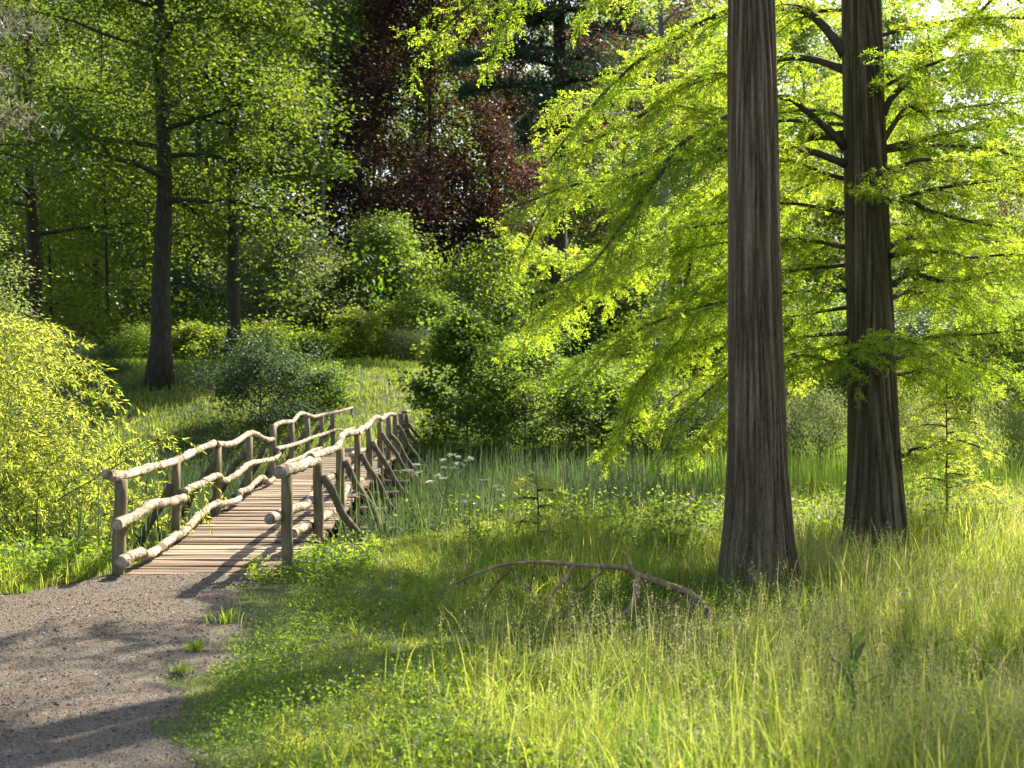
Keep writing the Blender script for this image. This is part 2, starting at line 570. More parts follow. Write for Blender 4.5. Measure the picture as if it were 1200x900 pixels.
wx = np.array([[-40, 12, -0.98], [40, 12, -0.98], [40, 42, -0.98], [-40, 42, -0.98]], float)
tag(obj('stream', mesh_from('stream', wx, np.array([[0, 1, 2, 3]])), M['water']), kind='structure')

# ------------------------------------------------------------------ footbridge
DL, DR = 14.0, 14.0
SPL, SPR = 2.674, 2.81
SL = -46 / F
bridge = empty('footbridge', (-3.1, 14.0, 0.0), 'rustic wooden footbridge with crooked log railings crossing the reedy stream', 'footbridge')
BO = np.array([-3.1, 14.0, 0.0])


def arch(y):
    return 0.025 + 0.13 * np.sin(np.clip((np.asarray(y, float) - 14) / 25.5, 0, 1) * math.pi)


def LX(y):
    return -3.907 + SL * (y - 14)


def RX(y):
    return -2.236 + SL * (y - 14)


def bpart(name, mb, mat, smooth=True):
    return mb.build(name, mat, bridge, smooth)


# deck
V, Fc, rvv = [], [], []
y = 13.95
i = 0
while y < 39.6:
    w = 0.135 + rng.normal(0, 0.006)
    z0 = arch(y) + rng.normal(0, 0.004)
    tilt = rng.normal(0, 0.004)
    xa, xb = LX(y) - 0.03 + rng.normal(0, 0.025), RX(y) + 0.04 + rng.normal(0, 0.025)
    sk = rng.normal(0, 0.006)
    nseg = 6
    tx = np.linspace(0, 1, nseg + 1)
    wig = rng.normal(0, 0.003, (2, nseg + 1))
    bow = rng.normal(0, 0.004) * np.sin(tx * math.pi)
    top0 = np.stack([xa + (xb - xa) * tx, y + sk * tx + wig[0], z0 + tilt * (tx - 0.5) * 2 + bow], -1)
    top1 = np.stack([xa + (xb - xa) * tx, y + w + sk * tx + wig[1], z0 + tilt * (tx - 0.5) * 2 + bow + rng.normal(0, 0.002)], -1)
    dn = np.array([0, 0, -0.035])
    ring = np.stack([top0, top1, top1 + dn, top0 + dn], 1)      # (nseg+1,4,3)
    b = len(V) and sum(len(q) for q in V) or 0
    V.append(ring.reshape(-1, 3))
    fl = []
    for s_ in range(nseg):
        for e in range(4):
            e2 = (e + 1) % 4
            fl.append([b + s_ * 4 + e, b + s_ * 4 + e2, b + s_ * 4 + 4 + e2, b + s_ * 4 + 4 + e])
    fl.append([b, b + 1, b + 2, b + 3])
    q = b + nseg * 4
    fl.append([q + 3, q + 2, q + 1, q])
    Fc += fl
    rvv += [rng.random()] * len(fl)
    y += w + 0.011 + abs(rng.normal(0, 0.004))
    i += 1
me = mesh_from('deck', np.concatenate(V) - BO, np.array(Fc), np.array(rvv))
obj('deck', me, M['deck'], bridge)

# stringers under the deck
for off in (0.12, 0.83, 1.53):
    mb = MB()
    yy = np.linspace(14.1, 39.3, 24)
    pts = np.stack([LX(yy) + off, yy, arch(yy) - 0.125], -1) - BO
    mb.tube(pts, 0.085, 8)
    bpart('stringer', mb, M['brace'])


def post_y(t, side):
    return 14.0 + t * (SPL if side == 'L' else SPR)


LT = [(139.5, 561), (206.6, 541), (250, 522), (293, 511), (319, 497), (341.5, 492), (360, 488), (374.5, 486.5), (390, 484.5)]
RT = [(336.5, 556), (370.5, 539), (399, 524), (418, 509), (432, 500.5), (444, 494), (454, 488), (462, 486), (470, 485.5), (477, 485)]
for side, tops in (('L', LT), ('R', RT)):
    for t, (pxx, pyy) in enumerate(tops):
        yy = post_y(t, side)
        xx = LX(yy) if side == 'L' else RX(yy)
        ztop = EYE - (pyy - HOR) / F * yy
        zb = min(float(H(xx, yy)), arch(yy) - 0.3) - 0.25
        lean = rng.normal(0, 0.012, 2)
        mb = MB()
        zz = np.linspace(zb, ztop - 0.01, 9)
        pts = np.stack([xx + lean[0] * (zz - 0.4) + rng.normal(0, 0.004, 9), yy + lean[1] * (zz - 0.4), zz], -1) - BO
        r = 0.062 + rng.normal(0, 0.004)
        mb.tube(pts, np.linspace(r * 1.05, r * 0.95, 9), 12, wob=0.08, seed=t + (40 if side == 'R' else 0))
        bpart('post', mb, M['post'])
        out = -1 if side == 'L' else 1
        # outrigger beam and diagonal brace outside every post but the first
        if t >= 1:
            zo = arch(yy) - 0.30
            mb = MB()
            reach = 0.72 + rng.normal(0, 0.05)
            q = np.stack([np.linspace(xx - out * 0.35, xx + out * reach, 5), np.full(5, yy + 0.10), np.full(5, zo) + rng.normal(0, 0.01, 5)], -1) - BO
            mb.tube(q, 0.066, 10, wob=0.08, seed=t)
            bpart('outrigger', mb, M['brace'])
        hi = 0.62 + rng.normal(0, 0.04)
        if t >= 1:
            a0 = np.array([xx + out * 0.085, yy - 0.02, arch(yy) + hi])
            a1 = np.array([xx + out * (0.60 + rng.normal(0, 0.04)), yy + 0.05 + rng.normal(0, 0.05), arch(yy) - 0.27])
            s_ = np.linspace(-0.06, 1.08, 8)[:, None]
            q = a0 + (a1 - a0) * s_
            q[:, 0] += 0.02 * np.sin(s_[:, 0] * 9 + t)
            q[:, 2] += 0.02 * np.sin(s_[:, 0] * 7 + t * 2)
            mb = MB()
            mb.tube(q - BO, np.linspace(0.05, 0.044, 8), 9, wob=0.12, seed=t + 9)
            bpart('brace', mb, M['brace'])


def solve_y(pxx, x0, y0):
    # point on the line x = x0 + SL (y - 14) seen at pixel column pxx
    k_ = (pxx - 600) / F
    return (x0 - SL * 14) / (k_ - SL)


def rail(zoom_pts, x0, rad, mat='log', bow=0.0, n=None, seed=0):
    pts = []
    for zx, zy in zoom_pts:
        pxx, pyy = 100 + zx * 0.38333, 450 + zy * 0.38333
        yy = min(solve_y(pxx, x0, 14), 41.0)
        yy = max(yy, 12.9)
        pts.append([x0 + SL * (yy - 14), yy, EYE - (pyy - HOR) / F * yy])
    pts = np.array(pts)
    p = rpath(pts, n or len(pts) * 12)
    q = np.linspace(0, len(p) * 0.35, len(p))
    p[:, 0] += 0.035 * (vnoise(q, q * 0, seed) - 0.5)
    r = np.broadcast_to(rad, (2,))
    rr = np.linspace(r[0], r[1], len(p)) * 0.71 * (0.88 + 0.28 * vnoise(q * 1.7, q * 0 + 5, seed + 3))
    mb = MB()
    kn = np.clip((vnoise(q * 7.0, q * 0 + 9, seed + 8) - 0.72) / 0.28, 0, 1)
    mb.tube(p - BO, rr * (1 + 0.22 * kn), 16, wob=0.10, seed=seed)
    return bpart('rail', mb, M[mat])


lx, rx_ = -3.907, -2.236
# left side, top line: three crooked logs end to end
rail([(66, 277), (110, 281), (200, 256), (280, 234), (335, 206), (392, 181)], lx + 0.0, (0.07, 0.062), seed=1)
rail([(400, 184), (450, 182), (500, 152), (520, 152), (555, 170), (576, 168)], lx + 0.02, (0.06, 0.055), seed=2)
rail([(574, 172), (580, 130), (600, 118), (635, 114), (648, 96), (668, 90), (700, 100), (730, 92)], lx + 0.02, (0.058, 0.052), seed=3)
rail([(726, 93), (757, 88), (790, 80), (815, 73), (823, 78), (822, 104)], lx + 0.0, (0.055, 0.04), seed=4)
# left, middle
rail([(97, 431), (150, 404), (190, 375), (215, 366), (260, 360), (306, 348)], lx + 0.11, (0.072, 0.068), seed=5)
rail([(302, 332), (320, 318), (350, 306), (400, 280), (425, 295), (470, 270), (500, 245), (540, 236), (574, 231)], lx + 0.11, (0.062, 0.055), seed=6)
rail([(576, 232), (592, 214), (586, 200), (620, 190), (660, 178), (690, 165), (730, 152)], lx + 0.10, (0.055, 0.05), seed=7)
rail([(728, 153), (765, 140), (800, 140), (832, 133)], lx + 0.08, (0.052, 0.045), seed=8)
# left, bottom
rail([(108, 544), (140, 528), (172, 514)], lx + 0.12, (0.078, 0.07), seed=9)
rail([(172, 522), (200, 520), (240, 492), (272, 466), (290, 460), (330, 420), (372, 382), (405, 362)], lx + 0.12, (0.07, 0.062), seed=10)
rail([(402, 368), (420, 365), (465, 355), (474, 330), (500, 320), (530, 290), (545, 288), (560, 300), (580, 282)], lx + 0.12, (0.062, 0.056), seed=11)
rail([(578, 283), (615, 243), (660, 225), (690, 206), (720, 196)], lx + 0.12, (0.055, 0.05), seed=12)
# right side, top
rail([(588, 271), (640, 256), (706, 234)], rx_ + 0.0, (0.085, 0.08), seed=13)
rail([(690, 222), (740, 206), (775, 188), (790, 155), (812, 148), (836, 150)], rx_ + 0.0, (0.062, 0.07), seed=14)
rail([(830, 152), (845, 138), (860, 130), (880, 108), (893, 102), (906, 108), (917, 97)], rx_, (0.07, 0.062), seed=15)
rail([(915, 99), (930, 92), (950, 93), (970, 88), (985, 84), (996, 83)], rx_, (0.06, 0.05), seed=16)
# right, middle
rail([(563, 413), (600, 398), (640, 380), (672, 370), (692, 345)], rx_ - 0.10, (0.07, 0.066), seed=17)
rail([(690, 348), (715, 300), (745, 288), (770, 270)], rx_ - 0.10, (0.066, 0.058), seed=18)
rail([(790, 268), (815, 262), (822, 235), (816, 215), (838, 205), (855, 204)], rx_ - 0.10, (0.06, 0.055), seed=19)
rail([(855, 204), (880, 180), (905, 170), (930, 160), (955, 150), (985, 140)], rx_ - 0.10, (0.056, 0.05), seed=20)
# right, bottom
rail([(632, 458), (665, 440), (694, 428)], rx_ - 0.10, (0.07, 0.068), seed=21)
rail([(692, 432), (725, 408), (745, 398), (775, 380), (790, 345), (800, 320), (830, 300), (850, 292)], rx_ - 0.10, (0.066, 0.055), seed=22)


# ------------------------------------------------------------------ big conifers
def frond_leaflets(o, d, nor, L, K=8):
    """o,d,nor (N,3), L (N) -> leaflets (N*2K,4,3)"""
    d = nrm(d)
    s = nrm(np.cross(d, nor))
    nn = np.cross(s, d)
    out = []
    for k_ in range(K):
        t = (k_ + 0.6) / K
        l = L * (0.34 * math.sin(min(1, t * 1.25 + 0.2) * math.pi * 0.72) + 0.03)
        b = o + d * (L * t)[:, None] - np.array([0, 0, 1.0]) * (L * t * t * 0.25)[:, None]
        for sg in (-1, 1):
            dd = d * 0.55 + s * sg * 0.85 - nn * 0.15 + rng.normal(0, 0.38, d.shape)
            out.append(leaves(b, dd, nn + rng.normal(0, 0.45, nn.shape), l, l * 0.25 + 0.0016))
    return np.concatenate(out)


def conifer_limb(path, r0, limb_mb, fronds, start=0.22, twig_len=1.0, spacing=0.11, fspace=0.065, flen=0.13, sub=True):
    path = np.asarray(path, float)
    seg = np.r_[0, np.cumsum(np.linalg.norm(np.diff(path, axis=0), axis=1))]
    Lt = seg[-1]
    rad = (r0 * (1 - 0.88 * (seg / Lt) ** 0.8) + 0.004) * (1 + 0.3 * np.exp(-seg / 0.15))
    limb_mb.tube(path, rad, 8, wob=0.12, seed=int(r0 * 1000))
    s = Lt * start
    side = 1
    at = lambda q: np.array([np.interp(q, seg, path[:, j]) for j in range(3)])
    while s < Lt * 0.99:
        c = at(s)
        tan = nrm(at(min(s + 0.1, Lt)) - at(max(s - 0.1, 0)))
        sd_ = nrm(np.cross(tan, [0, 0, 1.0]))
        u = s / Lt
        l = twig_len * (0.35 + 0.9 * (1 - u) * min(1, u * 3)) * rng.uniform(0.6, 1.25)
        d = nrm(tan * rng.uniform(0.5, 0.9) + sd_ * side * rng.uniform(0.35, 1.1) + np.array([0, 0, rng.normal(0.0, 0.32)]))
        m = 6
        t = np.linspace(0, 1, m)[:, None]
        droop = rng.uniform(0.05, 0.42)
        tw = c + d * l * t + np.array([0, 0, -1.0]) * (l * droop * t ** 2) + rng.normal(0, 0.012, (m, 3)) * t
        limb_mb.tube(tw, np.linspace(max(0.004, 0.25 * np.interp(s, seg, rad)), 0.002, m), 4, cap=False)
        nf = max(3, int(l / fspace))
        for q in range(nf):
            tt = (q + 0.7 + rng.uniform(-0.3, 0.3)) / nf
            p = np.array([np.interp(tt, t[:, 0], tw[:, j]) for j in range(3)])
            td = nrm(d + np.array([0, 0, -2 * droop * tt]))
            s2 = nrm(np.cross(td, [0, 0, 1.0]))
            sg = 1 if q % 2 else -1
            fd = nrm(td * rng.uniform(0.45, 1.0) + s2 * sg * rng.uniform(0.3, 1.0) + np.array([0, 0, rng.normal(0.0, 0.5)]))
            fronds.append((p, fd, nrm(np.array([0, 0, 1.0]) + rng.normal(0, 0.35, 3)), flen * rng.uniform(0.7, 1.35) * (1.1 - 0.3 * tt)))
        side = -side
        s += spacing * rng.uniform(0.6, 1.4)


def trunk_mesh(name, prof, seed, z0=-0.3, ztop=9.0, fiss=30, amp=0.016, lobes=(6, 0.07), lean=0.0):
    """prof: list of (z, radius)"""
    na, nz = 320, 420
    zz = z0 + (ztop - z0) * np.linspace(0, 1, nz) ** 1.15
    pr = np.array(prof)
    rad = np.interp(zz, pr[:, 0], pr[:, 1])
    # smooth the profile
    for _ in range(30):
        rad[1:-1] = 0.25 * rad[:-2] + 0.5 * rad[1:-1] + 0.25 * rad[2:]
    th = np.arange(na) / na * 2 * math.pi
    T, Z = np.meshgrid(th, zz)
    flare = np.exp(-np.maximum(Z, 0) * 1.3)
    lob = 0
    rs = np.random.default_rng(seed)
    for k_ in range(lobes[0]):
        c = rs.random() * 6.28
        dth = np.angle(np.exp(1j * (T - c - 0.06 * Z)))
        lob = lob + np.exp(-(dth / 0.30) ** 2) * rs.uniform(0.5, 1.2)
    r = rad[:, None] * (1 + lobes[1] * (lob - 0.8) * (flare * 1.7 + 0.45))
    # long vertical fissures: periodic noise round the trunk, stretched along it
    tw = T / (2 * math.pi) * fiss + 0.8 * (vnoise(Z * 0.9, T * 0 + 2, seed) - 0.5) * 2
    w = 2.2 * (vnoise(Z * 0.7, np.floor(tw) * 0 + np.cos(T) * 1.5 + 7, seed + 1) - 0.5)
    xx_ = np.cos(T) * fiss / 6.28 + w
    yy_ = np.sin(T) * fiss / 6.28 + Z * 1.15
    n1 = vnoise(xx_, yy_, seed + 2)
    rid = 1 - np.abs(2 * n1 - 1)
    n2 = vnoise(np.cos(T) * fiss / 2.6 + 3, np.sin(T) * fiss / 2.6 + Z * 2.6, seed + 5)
    rid2 = 1 - np.abs(2 * n2 - 1)
    tex = 0.65 * rid + 0.35 * rid2
    r = r - amp * (tex ** 2)
    X = r * np.cos(T) + lean * np.maximum(Z, 0) * (1 - np.exp(-np.maximum(Z, 0)))
    Y = r * np.sin(T)
    V = np.stack([X, Y, Z], -1).reshape(-1, 3)
    i = np.arange(nz - 1)[:, None] * na
    j = np.arange(na)[None, :]
    j2 = (j + 1) % na
    f = np.stack([i + j, i + j2, i + na + j2, i + na + j], -1).reshape(-1, 4)
    rv = (1 - tex)[:-1, :].reshape(-1)
    return mesh_from(name, V, f, rv, smooth=True)


def build_fronds(name, fr, parent, origin, mat, K=8):
    o = np.array([q[0] for q in fr]) - origin
    d = np.array([q[1] for q in fr])
    nn = np.array([q[2] for q in fr])
    L = np.array([q[3] for q in fr])
    V = frond_leaflets(o, d, nn, L, K)
    rv = np.tile(rng.random(len(o)) * 0.6, 2 * K) + rng.random(len(V)) * 0.4
    return obj(name, leaf_mesh(name, V, rv), mat, parent)


# front conifer
OA = np.array([TRUNK_A[0], TRUNK_A[1], 0.0])
front = empty('conifer_tree', tuple(OA), 'tall conifer with thick grey fissured trunk, nearest tree beside the fallen branch', 'tree')
obj('trunk', trunk_mesh('trunk', [(-0.3, 0.52), (0, 0.44), (0.3, 0.375), (0.7, 0.325), (1.3, 0.288), (2.0, 0.268), (3.0, 0.255), (5.5, 0.23), (12, 0.15), (19, 0.03)], 21, ztop=19, fiss=44, amp=0.036, lean=-0.012), M['bark_front'], front)
fr = []
for k_ in range(18):
    z = 6.6 + 11.5 * (k_ / 18) ** 1.0
    az = k_ * 2.399 + 0.4
    ln = (3.6 - 0.22 * (z - 6.6)) * rng.uniform(0.8, 1.15)
    ln = max(ln, 0.8)
    d = np.array([math.cos(az), math.sin(az), 0])
    t = np.linspace(0, 1, 12)[:, None]
    p = OA + np.array([0, 0, z]) + d * ln * t + np.array([0, 0, 1.0]) * (0.35 * ln * t - 0.42 * ln * t ** 2)
    mb = MB()
    conifer_limb(p - OA, 0.05 - 0.0017 * k_, mb, fr, start=0.25, twig_len=0.8, spacing=0.19, fspace=0.085, flen=0.18)
    mb.build('limb', M['bark_limb'], front)
# the long bough that hangs into the top of the picture
p = rpath([OA + np.array([-0.1, 0.1, 7.4]), P(760, -120, 13.4), P(660, -70, 13.6), P(580, -20, 13.8), P(530, 25, 13.9), P(490, 60, 14.0)], 18) - OA
mb = MB()
conifer_limb(p, 0.05, mb, fr, start=0.45, twig_len=0.85, spacing=0.07, fspace=0.036, flen=0.13)
mb.build('limb', M['bark_limb'], front)
p = rpath([OA + np.array([-0.1, 0.1, 7.0]), P(740, -140, 14.4), P(650, -70, 14.8), P(600, 10, 15.0), P(575, 70, 15.0)], 16) - OA
mb = MB()
conifer_limb(p, 0.045, mb, fr, start=0.5, twig_len=0.8, spacing=0.07, fspace=0.036, flen=0.13)
mb.build('limb', M['bark_limb'], front)
build_fronds('foliage', fr, front, 0, M['redwood_leaf'], K=7)

# rear conifer with the limbs the photograph shows
OB = np.array([TRUNK_B[0], TRUNK_B[1], 0.0])
rear = empty('conifer_tree', tuple(OB), 'tall conifer with mossy brown trunk and spreading feathery limbs, standing behind the nearest trunk', 'tree')
obj('trunk', trunk_mesh('trunk', [(-0.3, 0.50), (0, 0.43), (0.4, 0.37), (0.9, 0.325), (1.6, 0.29), (2.6, 0.268), (4.5, 0.25), (6.3, 0.23), (12, 0.15), (18, 0.03)], 33, ztop=18, fiss=36, amp=0.040, lean=-0.028), M['bark_rear'], rear)
frb = []
TR = [  # traced limbs: pixel x, y, distance; base radius; twig length
    ([(990, 62, 15.9), (950, 22, 16.1), (915, 10, 16.2), (850, 16, 16.4), (790, 45, 16.4), (740, 78, 16.3), (690, 130, 16.2), (650, 190, 16.0)], 0.075, 1.0),
    ([(990, 82, 16.0), (950, 68, 16.4), (915, 68, 16.6), (850, 86, 16.9), (795, 106, 17.0), (745, 145, 17.0), (675, 182, 17.0), (643, 240, 16.9), (615, 300, 16.8)], 0.06, 1.1),
    ([(990, 172, 15.9), (945, 130, 15.6), (915, 112, 15.5), (850, 135, 15.2), (800, 168, 15.0), (772, 212, 14.9), (735, 262, 14.8), (695, 315, 14.7), (640, 350, 14.6)], 0.06, 1.0),
    ([(990, 140, 16.0), (950, 130, 16.3), (850, 135, 16.8), (785, 124, 17.0), (750, 106, 17.1), (700, 110, 17.2), (640, 130, 17.3)], 0.024, 1.0),
    ([(990, 192, 15.9), (950, 175, 15.7), (915, 174, 15.6), (850, 172, 15.5), (790, 188, 15.4), (720, 205, 15.3), (660, 215, 15.2), (600, 240, 15.1)], 0.055, 1.0),
    ([(990, 160, 16.1), (930, 165, 17.0), (850, 228, 17.8), (812, 275, 18.0), (797, 330, 18.1), (782, 400, 18.1), (745, 470, 18.0)], 0.075, 1.0),
    ([(990, 290, 16.0), (930, 280, 16.6), (860, 320, 17.2), (800, 400, 17.5), (750, 450, 17.5), (715, 520, 17.4)], 0.024, 0.95),
    ([(990, 340, 15.9), (930, 340, 15.6), (850, 350, 15.3), (780, 370, 15.2), (720, 400, 15.1), (680, 440, 15.0)], 0.024, 0.9),
    ([(990, 250, 16.0), (930, 240, 16.2), (850, 255, 16.4), (760, 280, 16.4), (680, 330, 16.3), (610, 380, 16.2)], 0.024, 1.0),
    ([(990, 210, 16.1), (900, 190, 17.2), (800, 240, 18.2), (720, 290, 18.8), (640, 300, 19.2), (590, 270, 19.4)], 0.024, 1.1),
    ([(995, 390, 15.9), (920, 400, 15.9), (850, 440, 15.8), (800, 490, 15.7), (770, 530, 15.6)], 0.024, 0.8),
    ([(995, 400, 16.1), (930, 415, 17.2), (860, 430, 18.0), (800, 460, 18.5), (760, 500, 18.7)], 0.024, 0.8),
    ([(1034, 135, 15.8), (1060, 95, 15.7), (1090, 62, 15.6), (1150, 2, 15.5), (1210, -50, 15.4)], 0.055, 0.9),
    ([(1034, 165, 16.0), (1062, 120, 16.3), (1090, 130, 16.6), (1150, 122, 16.9), (1230, 118, 17.2)], 0.04, 1.0),
    ([(1036, 235, 15.9), (1070, 240, 15.8), (1110, 250, 15.7), (1160, 262, 15.6), (1240, 275, 15.5)], 0.04, 0.9),
    ([(1038, 175, 16.0), (1080, 160, 16.6), (1140, 150, 17.2), (1200, 140, 17.8), (1280, 150, 18.2)], 0.045, 1.1),
    ([(1042, 335, 15.9), (1075, 322, 15.8), (1120, 330, 15.7), (1180, 318, 15.6), (1260, 320, 15.5)], 0.04, 0.95),
    ([(1044, 402, 15.8), (1090, 396, 15.4), (1150, 390, 15.1), (1210, 386, 14.9)], 0.035, 0.8),
    ([(1042, 350, 16.1), (1080, 340, 17.0), (1130, 350, 17.8), (1190, 360, 18.4), (1260, 370, 18.8)], 0.04, 1.0),
    ([(1040, 290, 16.1), (1090, 270, 16.9), (1150, 280, 17.5), (1230, 290, 18.0)], 0.04, 1.1),
    ([(995, 360, 16.2), (920, 370, 17.0), (850, 385, 17.6), (780, 430, 18.0), (730, 490, 18.2), (705, 545, 18.2)], 0.024, 0.9),
    ([(995, 310, 16.0), (900, 320, 16.8), (800, 350, 17.4), (710, 400, 17.8), (650, 440, 17.9), (610, 440, 17.9)], 0.024, 0.9),
    ([(995, 420, 15.9), (930, 440, 16.3), (850, 480, 16.8), (810, 530, 17.0), (795, 555, 17.0)], 0.024, 0.6),
    ([(1044, 420, 16.1), (1090, 418, 16.8), (1140, 425, 17.3), (1190, 440, 17.6), (1230, 450, 17.8)], 0.03, 0.8),
    ([(1040, 440, 16.2), (1080, 436, 17.4), (1120, 445, 18.2), (1160, 455, 18.6)], 0.03, 0.8),
    ([(1042, 300, 15.8), (1100, 295, 15.0), (1160, 300, 14.5), (1240, 310, 14.2)], 0.035, 0.9),
    ([(1038, 200, 15.8), (1090, 190, 15.2), (1150, 195, 14.8), (1230, 205, 14.4)], 0.035, 0.9),
    ([(1040, 90, 16.0), (1090, 92, 16.4), (1150, 85, 16.8), (1220, 95, 17.0)], 0.035, 0.9),
    ([(1052, 535, 15.9), (1080, 524, 15.7), (1120, 516, 15.5), (1165, 530, 15.3)], 0.025, 0.45),
    ([(1010, 425, 15.6), (1000, 412, 14.9), (1040, 400, 14.3), (1085, 405, 13.9)], 0.03, 0.6),
    ([(1010, 232, 15.6), (1030, 222, 15.1), (1040, 205, 14.7), (1050, 200, 14.4)], 0.025, 0.45),
    ([(1000, 440, 15.6), (960, 420, 15.2), (935, 425, 15.0), (925, 440, 14.9)], 0.025, 0.6),
]
for pts, r0, tl in TR:
    p = rpath([P(*q) for q in pts], len(pts) * 4) - OB
    q_ = np.linspace(0, 1, len(p))
    for j in range(3):
        p[:, j] += (0.22 if j != 2 else 0.10) * (vnoise(q_ * 4.5, q_ * 0 + j * 7, int(r0 * 1e4) + len(TR) + int(pts[-1][1])) - 0.5) * np.minimum(1, q_ * 4)
    mb = MB()
    conifer_limb(p, r0 * 0.72, mb, frb, start=0.03 if r0 < 0.03 else 0.10, twig_len=tl, spacing=0.075, fspace=0.034, flen=0.125)
    mb.build('limb', M['bark_limb'], rear)
toA = math.atan2(OA[1] - OB[1], OA[0] - OB[0])
k_ = 0
cnt = 0
while cnt < 34:
    k_ += 1
    z = 3.4 + 12.5 * (cnt / 34) ** 1.15
    az = k_ * 2.399
    dz = abs((az - toA + math.pi) % (2 * math.pi) - math.pi)
    if z < 8 and dz < 0.9:
        continue
    ln = max(0.9, (5.2 - 0.33 * (z - 3.4)) * rng.uniform(0.75, 1.1))
    d = np.array([math.cos(az), math.sin(az), 0])
    t = np.linspace(0, 1, 14)[:, None]
    p = np.array([-0.028 * z, 0, z]) + d * ln * t + np.array([0, 0, 1.0]) * (0.30 * ln * t - 0.5 * ln * t ** 2)
    mb = MB()
    low = z < 7.5
    conifer_limb(p, 0.022 - 0.0003 * cnt, mb, frb, start=0.07, twig_len=1.0, spacing=0.10 if low else 0.20, fspace=0.036 if low else 0.08, flen=0.15 if low else 0.18)
    mb.build('limb', M['bark_limb'], rear)
    cnt += 1
build_fronds('foliage', frb, rear, 0, M['redwood_leaf'], K=9)
print('fronds', len(fr), len(frb))


# ------------------------------------------------------------------ broadleaf trees
def broadleaf(seed, Ht, r0, cb, cr, nl, nleaf, ls, lean=(0, 0), up=0.55, sig=0.45, aspect=0.62, droop=0.0, top_pow=0.7, qmin=0.3):
    """local coordinates; returns trunk MB, leaf quads"""
    rs = np.random.default_rng(seed)
    mb = MB()
    n = 14
    t = np.linspace(0, 1, n)
    wob = np.cumsum(rs.normal(0, 0.010 * Ht / n * 3, (n, 2)), axis=0)
    wob -= wob[0]
    tr = np.stack([lean[0] * t * Ht + wob[:, 0], lean[1] * t * Ht + wob[:, 1], -0.3 + (Ht * 0.95 + 0.3) * t], -1)
    rad = r0 * (1 - 0.92 * t ** 0.9) * (1 + 0.55 * np.exp(-t * Ht / 0.5))
    mb.tube(tr, rad, 12, wob=0.10, seed=seed)
    cl, cw = [], []
    for k in range(nl):
        u = (k + rs.random() * 0.8) / nl
        z = cb + (Ht * 0.93 - cb) * u
        o = np.array([np.interp(z, tr[:, 2], tr[:, j]) for j in range(3)])
        prof = (1 - u) ** top_pow * (0.75 + 0.6 * min(u * 3, 1)) + 0.12
        ln = cr * prof * rs.uniform(0.7, 1.15)
        az = k * 2.399 + rs.normal(0, 0.3)
        el = up * (0.5 + u * 0.8) + rs.normal(0, 0.12)
        d = np.array([math.cos(az) * math.cos(el), math.sin(az) * math.cos(el), math.sin(el)])
        m = 7
        tt = np.linspace(0, 1, m)[:, None]
        p = o + d * ln * tt + np.array([0, 0, -1.0]) * (droop * ln * tt ** 2) + np.cumsum(rs.normal(0, 0.03 * ln, (m, 3)), axis=0) * tt
        rl = max(0.02, float(np.interp(z, tr[:, 2], rad)) * 0.42)
        mb.tube(p, rl * (1 - 0.85 * tt[:, 0]), 6, cap=False)
        for q in np.linspace(qmin, 1, 6):
            cl.append([np.interp(q, tt[:, 0], p[:, j]) for j in range(3)])
            cw.append(0.7)
        for b in range(6):
            q = rs.uniform(0.25, 0.95)
            o2 = np.array([np.interp(q, tt[:, 0], p[:, j]) for j in range(3)])
            d2 = nrm(d + rs.normal(0, 0.75, 3) + np.array([0, 0, 0.15 - droop]))
            l2 = ln * rs.uniform(0.22, 0.48)
            t3 = np.linspace(0, 1, 4)[:, None]
            p2 = o2 + d2 * l2 * t3 + np.array([0, 0, -1.0]) * (droop * l2 * t3 ** 2)
            mb.tube(p2, rl * 0.3 * (1 - 0.8 * t3[:, 0]), 4, cap=False)
            for q2 in (0.35, 0.7, 1.0, 1.12):
                cl.append(o2 + d2 * l2 * q2 + np.array([0, 0, -1.0]) * (droop * l2 * q2 ** 2))
                cw.append(1.0)
    cl = np.array(cl)
    cw = np.array(cw) * rs.uniform(0.25, 1.6, len(cl))
    ci = rs.choice(len(cl), nleaf, p=cw / cw.sum())
    sz = rs.uniform(0.6, 1.3, len(cl))[ci]
    off = rs.normal(0, 1, (nleaf, 3)) * np.array([1, 1, 0.55]) * (sig * sz)[:, None]
    pos = cl[ci] + off
    nor = nrm(rs.normal(0, 0.55, (nleaf, 3)) + np.array([0, 0, 0.8]))
    dd = rs.normal(0, 1, (nleaf, 3)) + off * 0.8 / sig
    dd[:, 2] = dd[:, 2] * 0.4 - 0.35
    L = ls * rs.uniform(0.65, 1.3, nleaf)
    rv = np.clip(0.55 * rs.random(len(cl))[ci] + 0.45 * rs.random(nleaf), 0, 1)
    return mb, leaves(pos, dd, nor, L, L * aspect), rv


def ground_at(px, D):
    x = (px - 600) / F * D
    return (x, D, float(H(x, D)))


def make_tree(name, px, D, label, leafmat, barkmat, seed, cat='tree', group=None, rz=0.0, scale=None, crown='crown', stem='trunk', **kw):
    root = empty(name, ground_at(px, D), label, cat, group, rz, scale)
    mb, V, rv = broadleaf(seed, **kw)
    mb.build(stem, M[barkmat], root)
    obj(crown, leaf_mesh(crown, V, rv), M[leafmat], root)
    return root


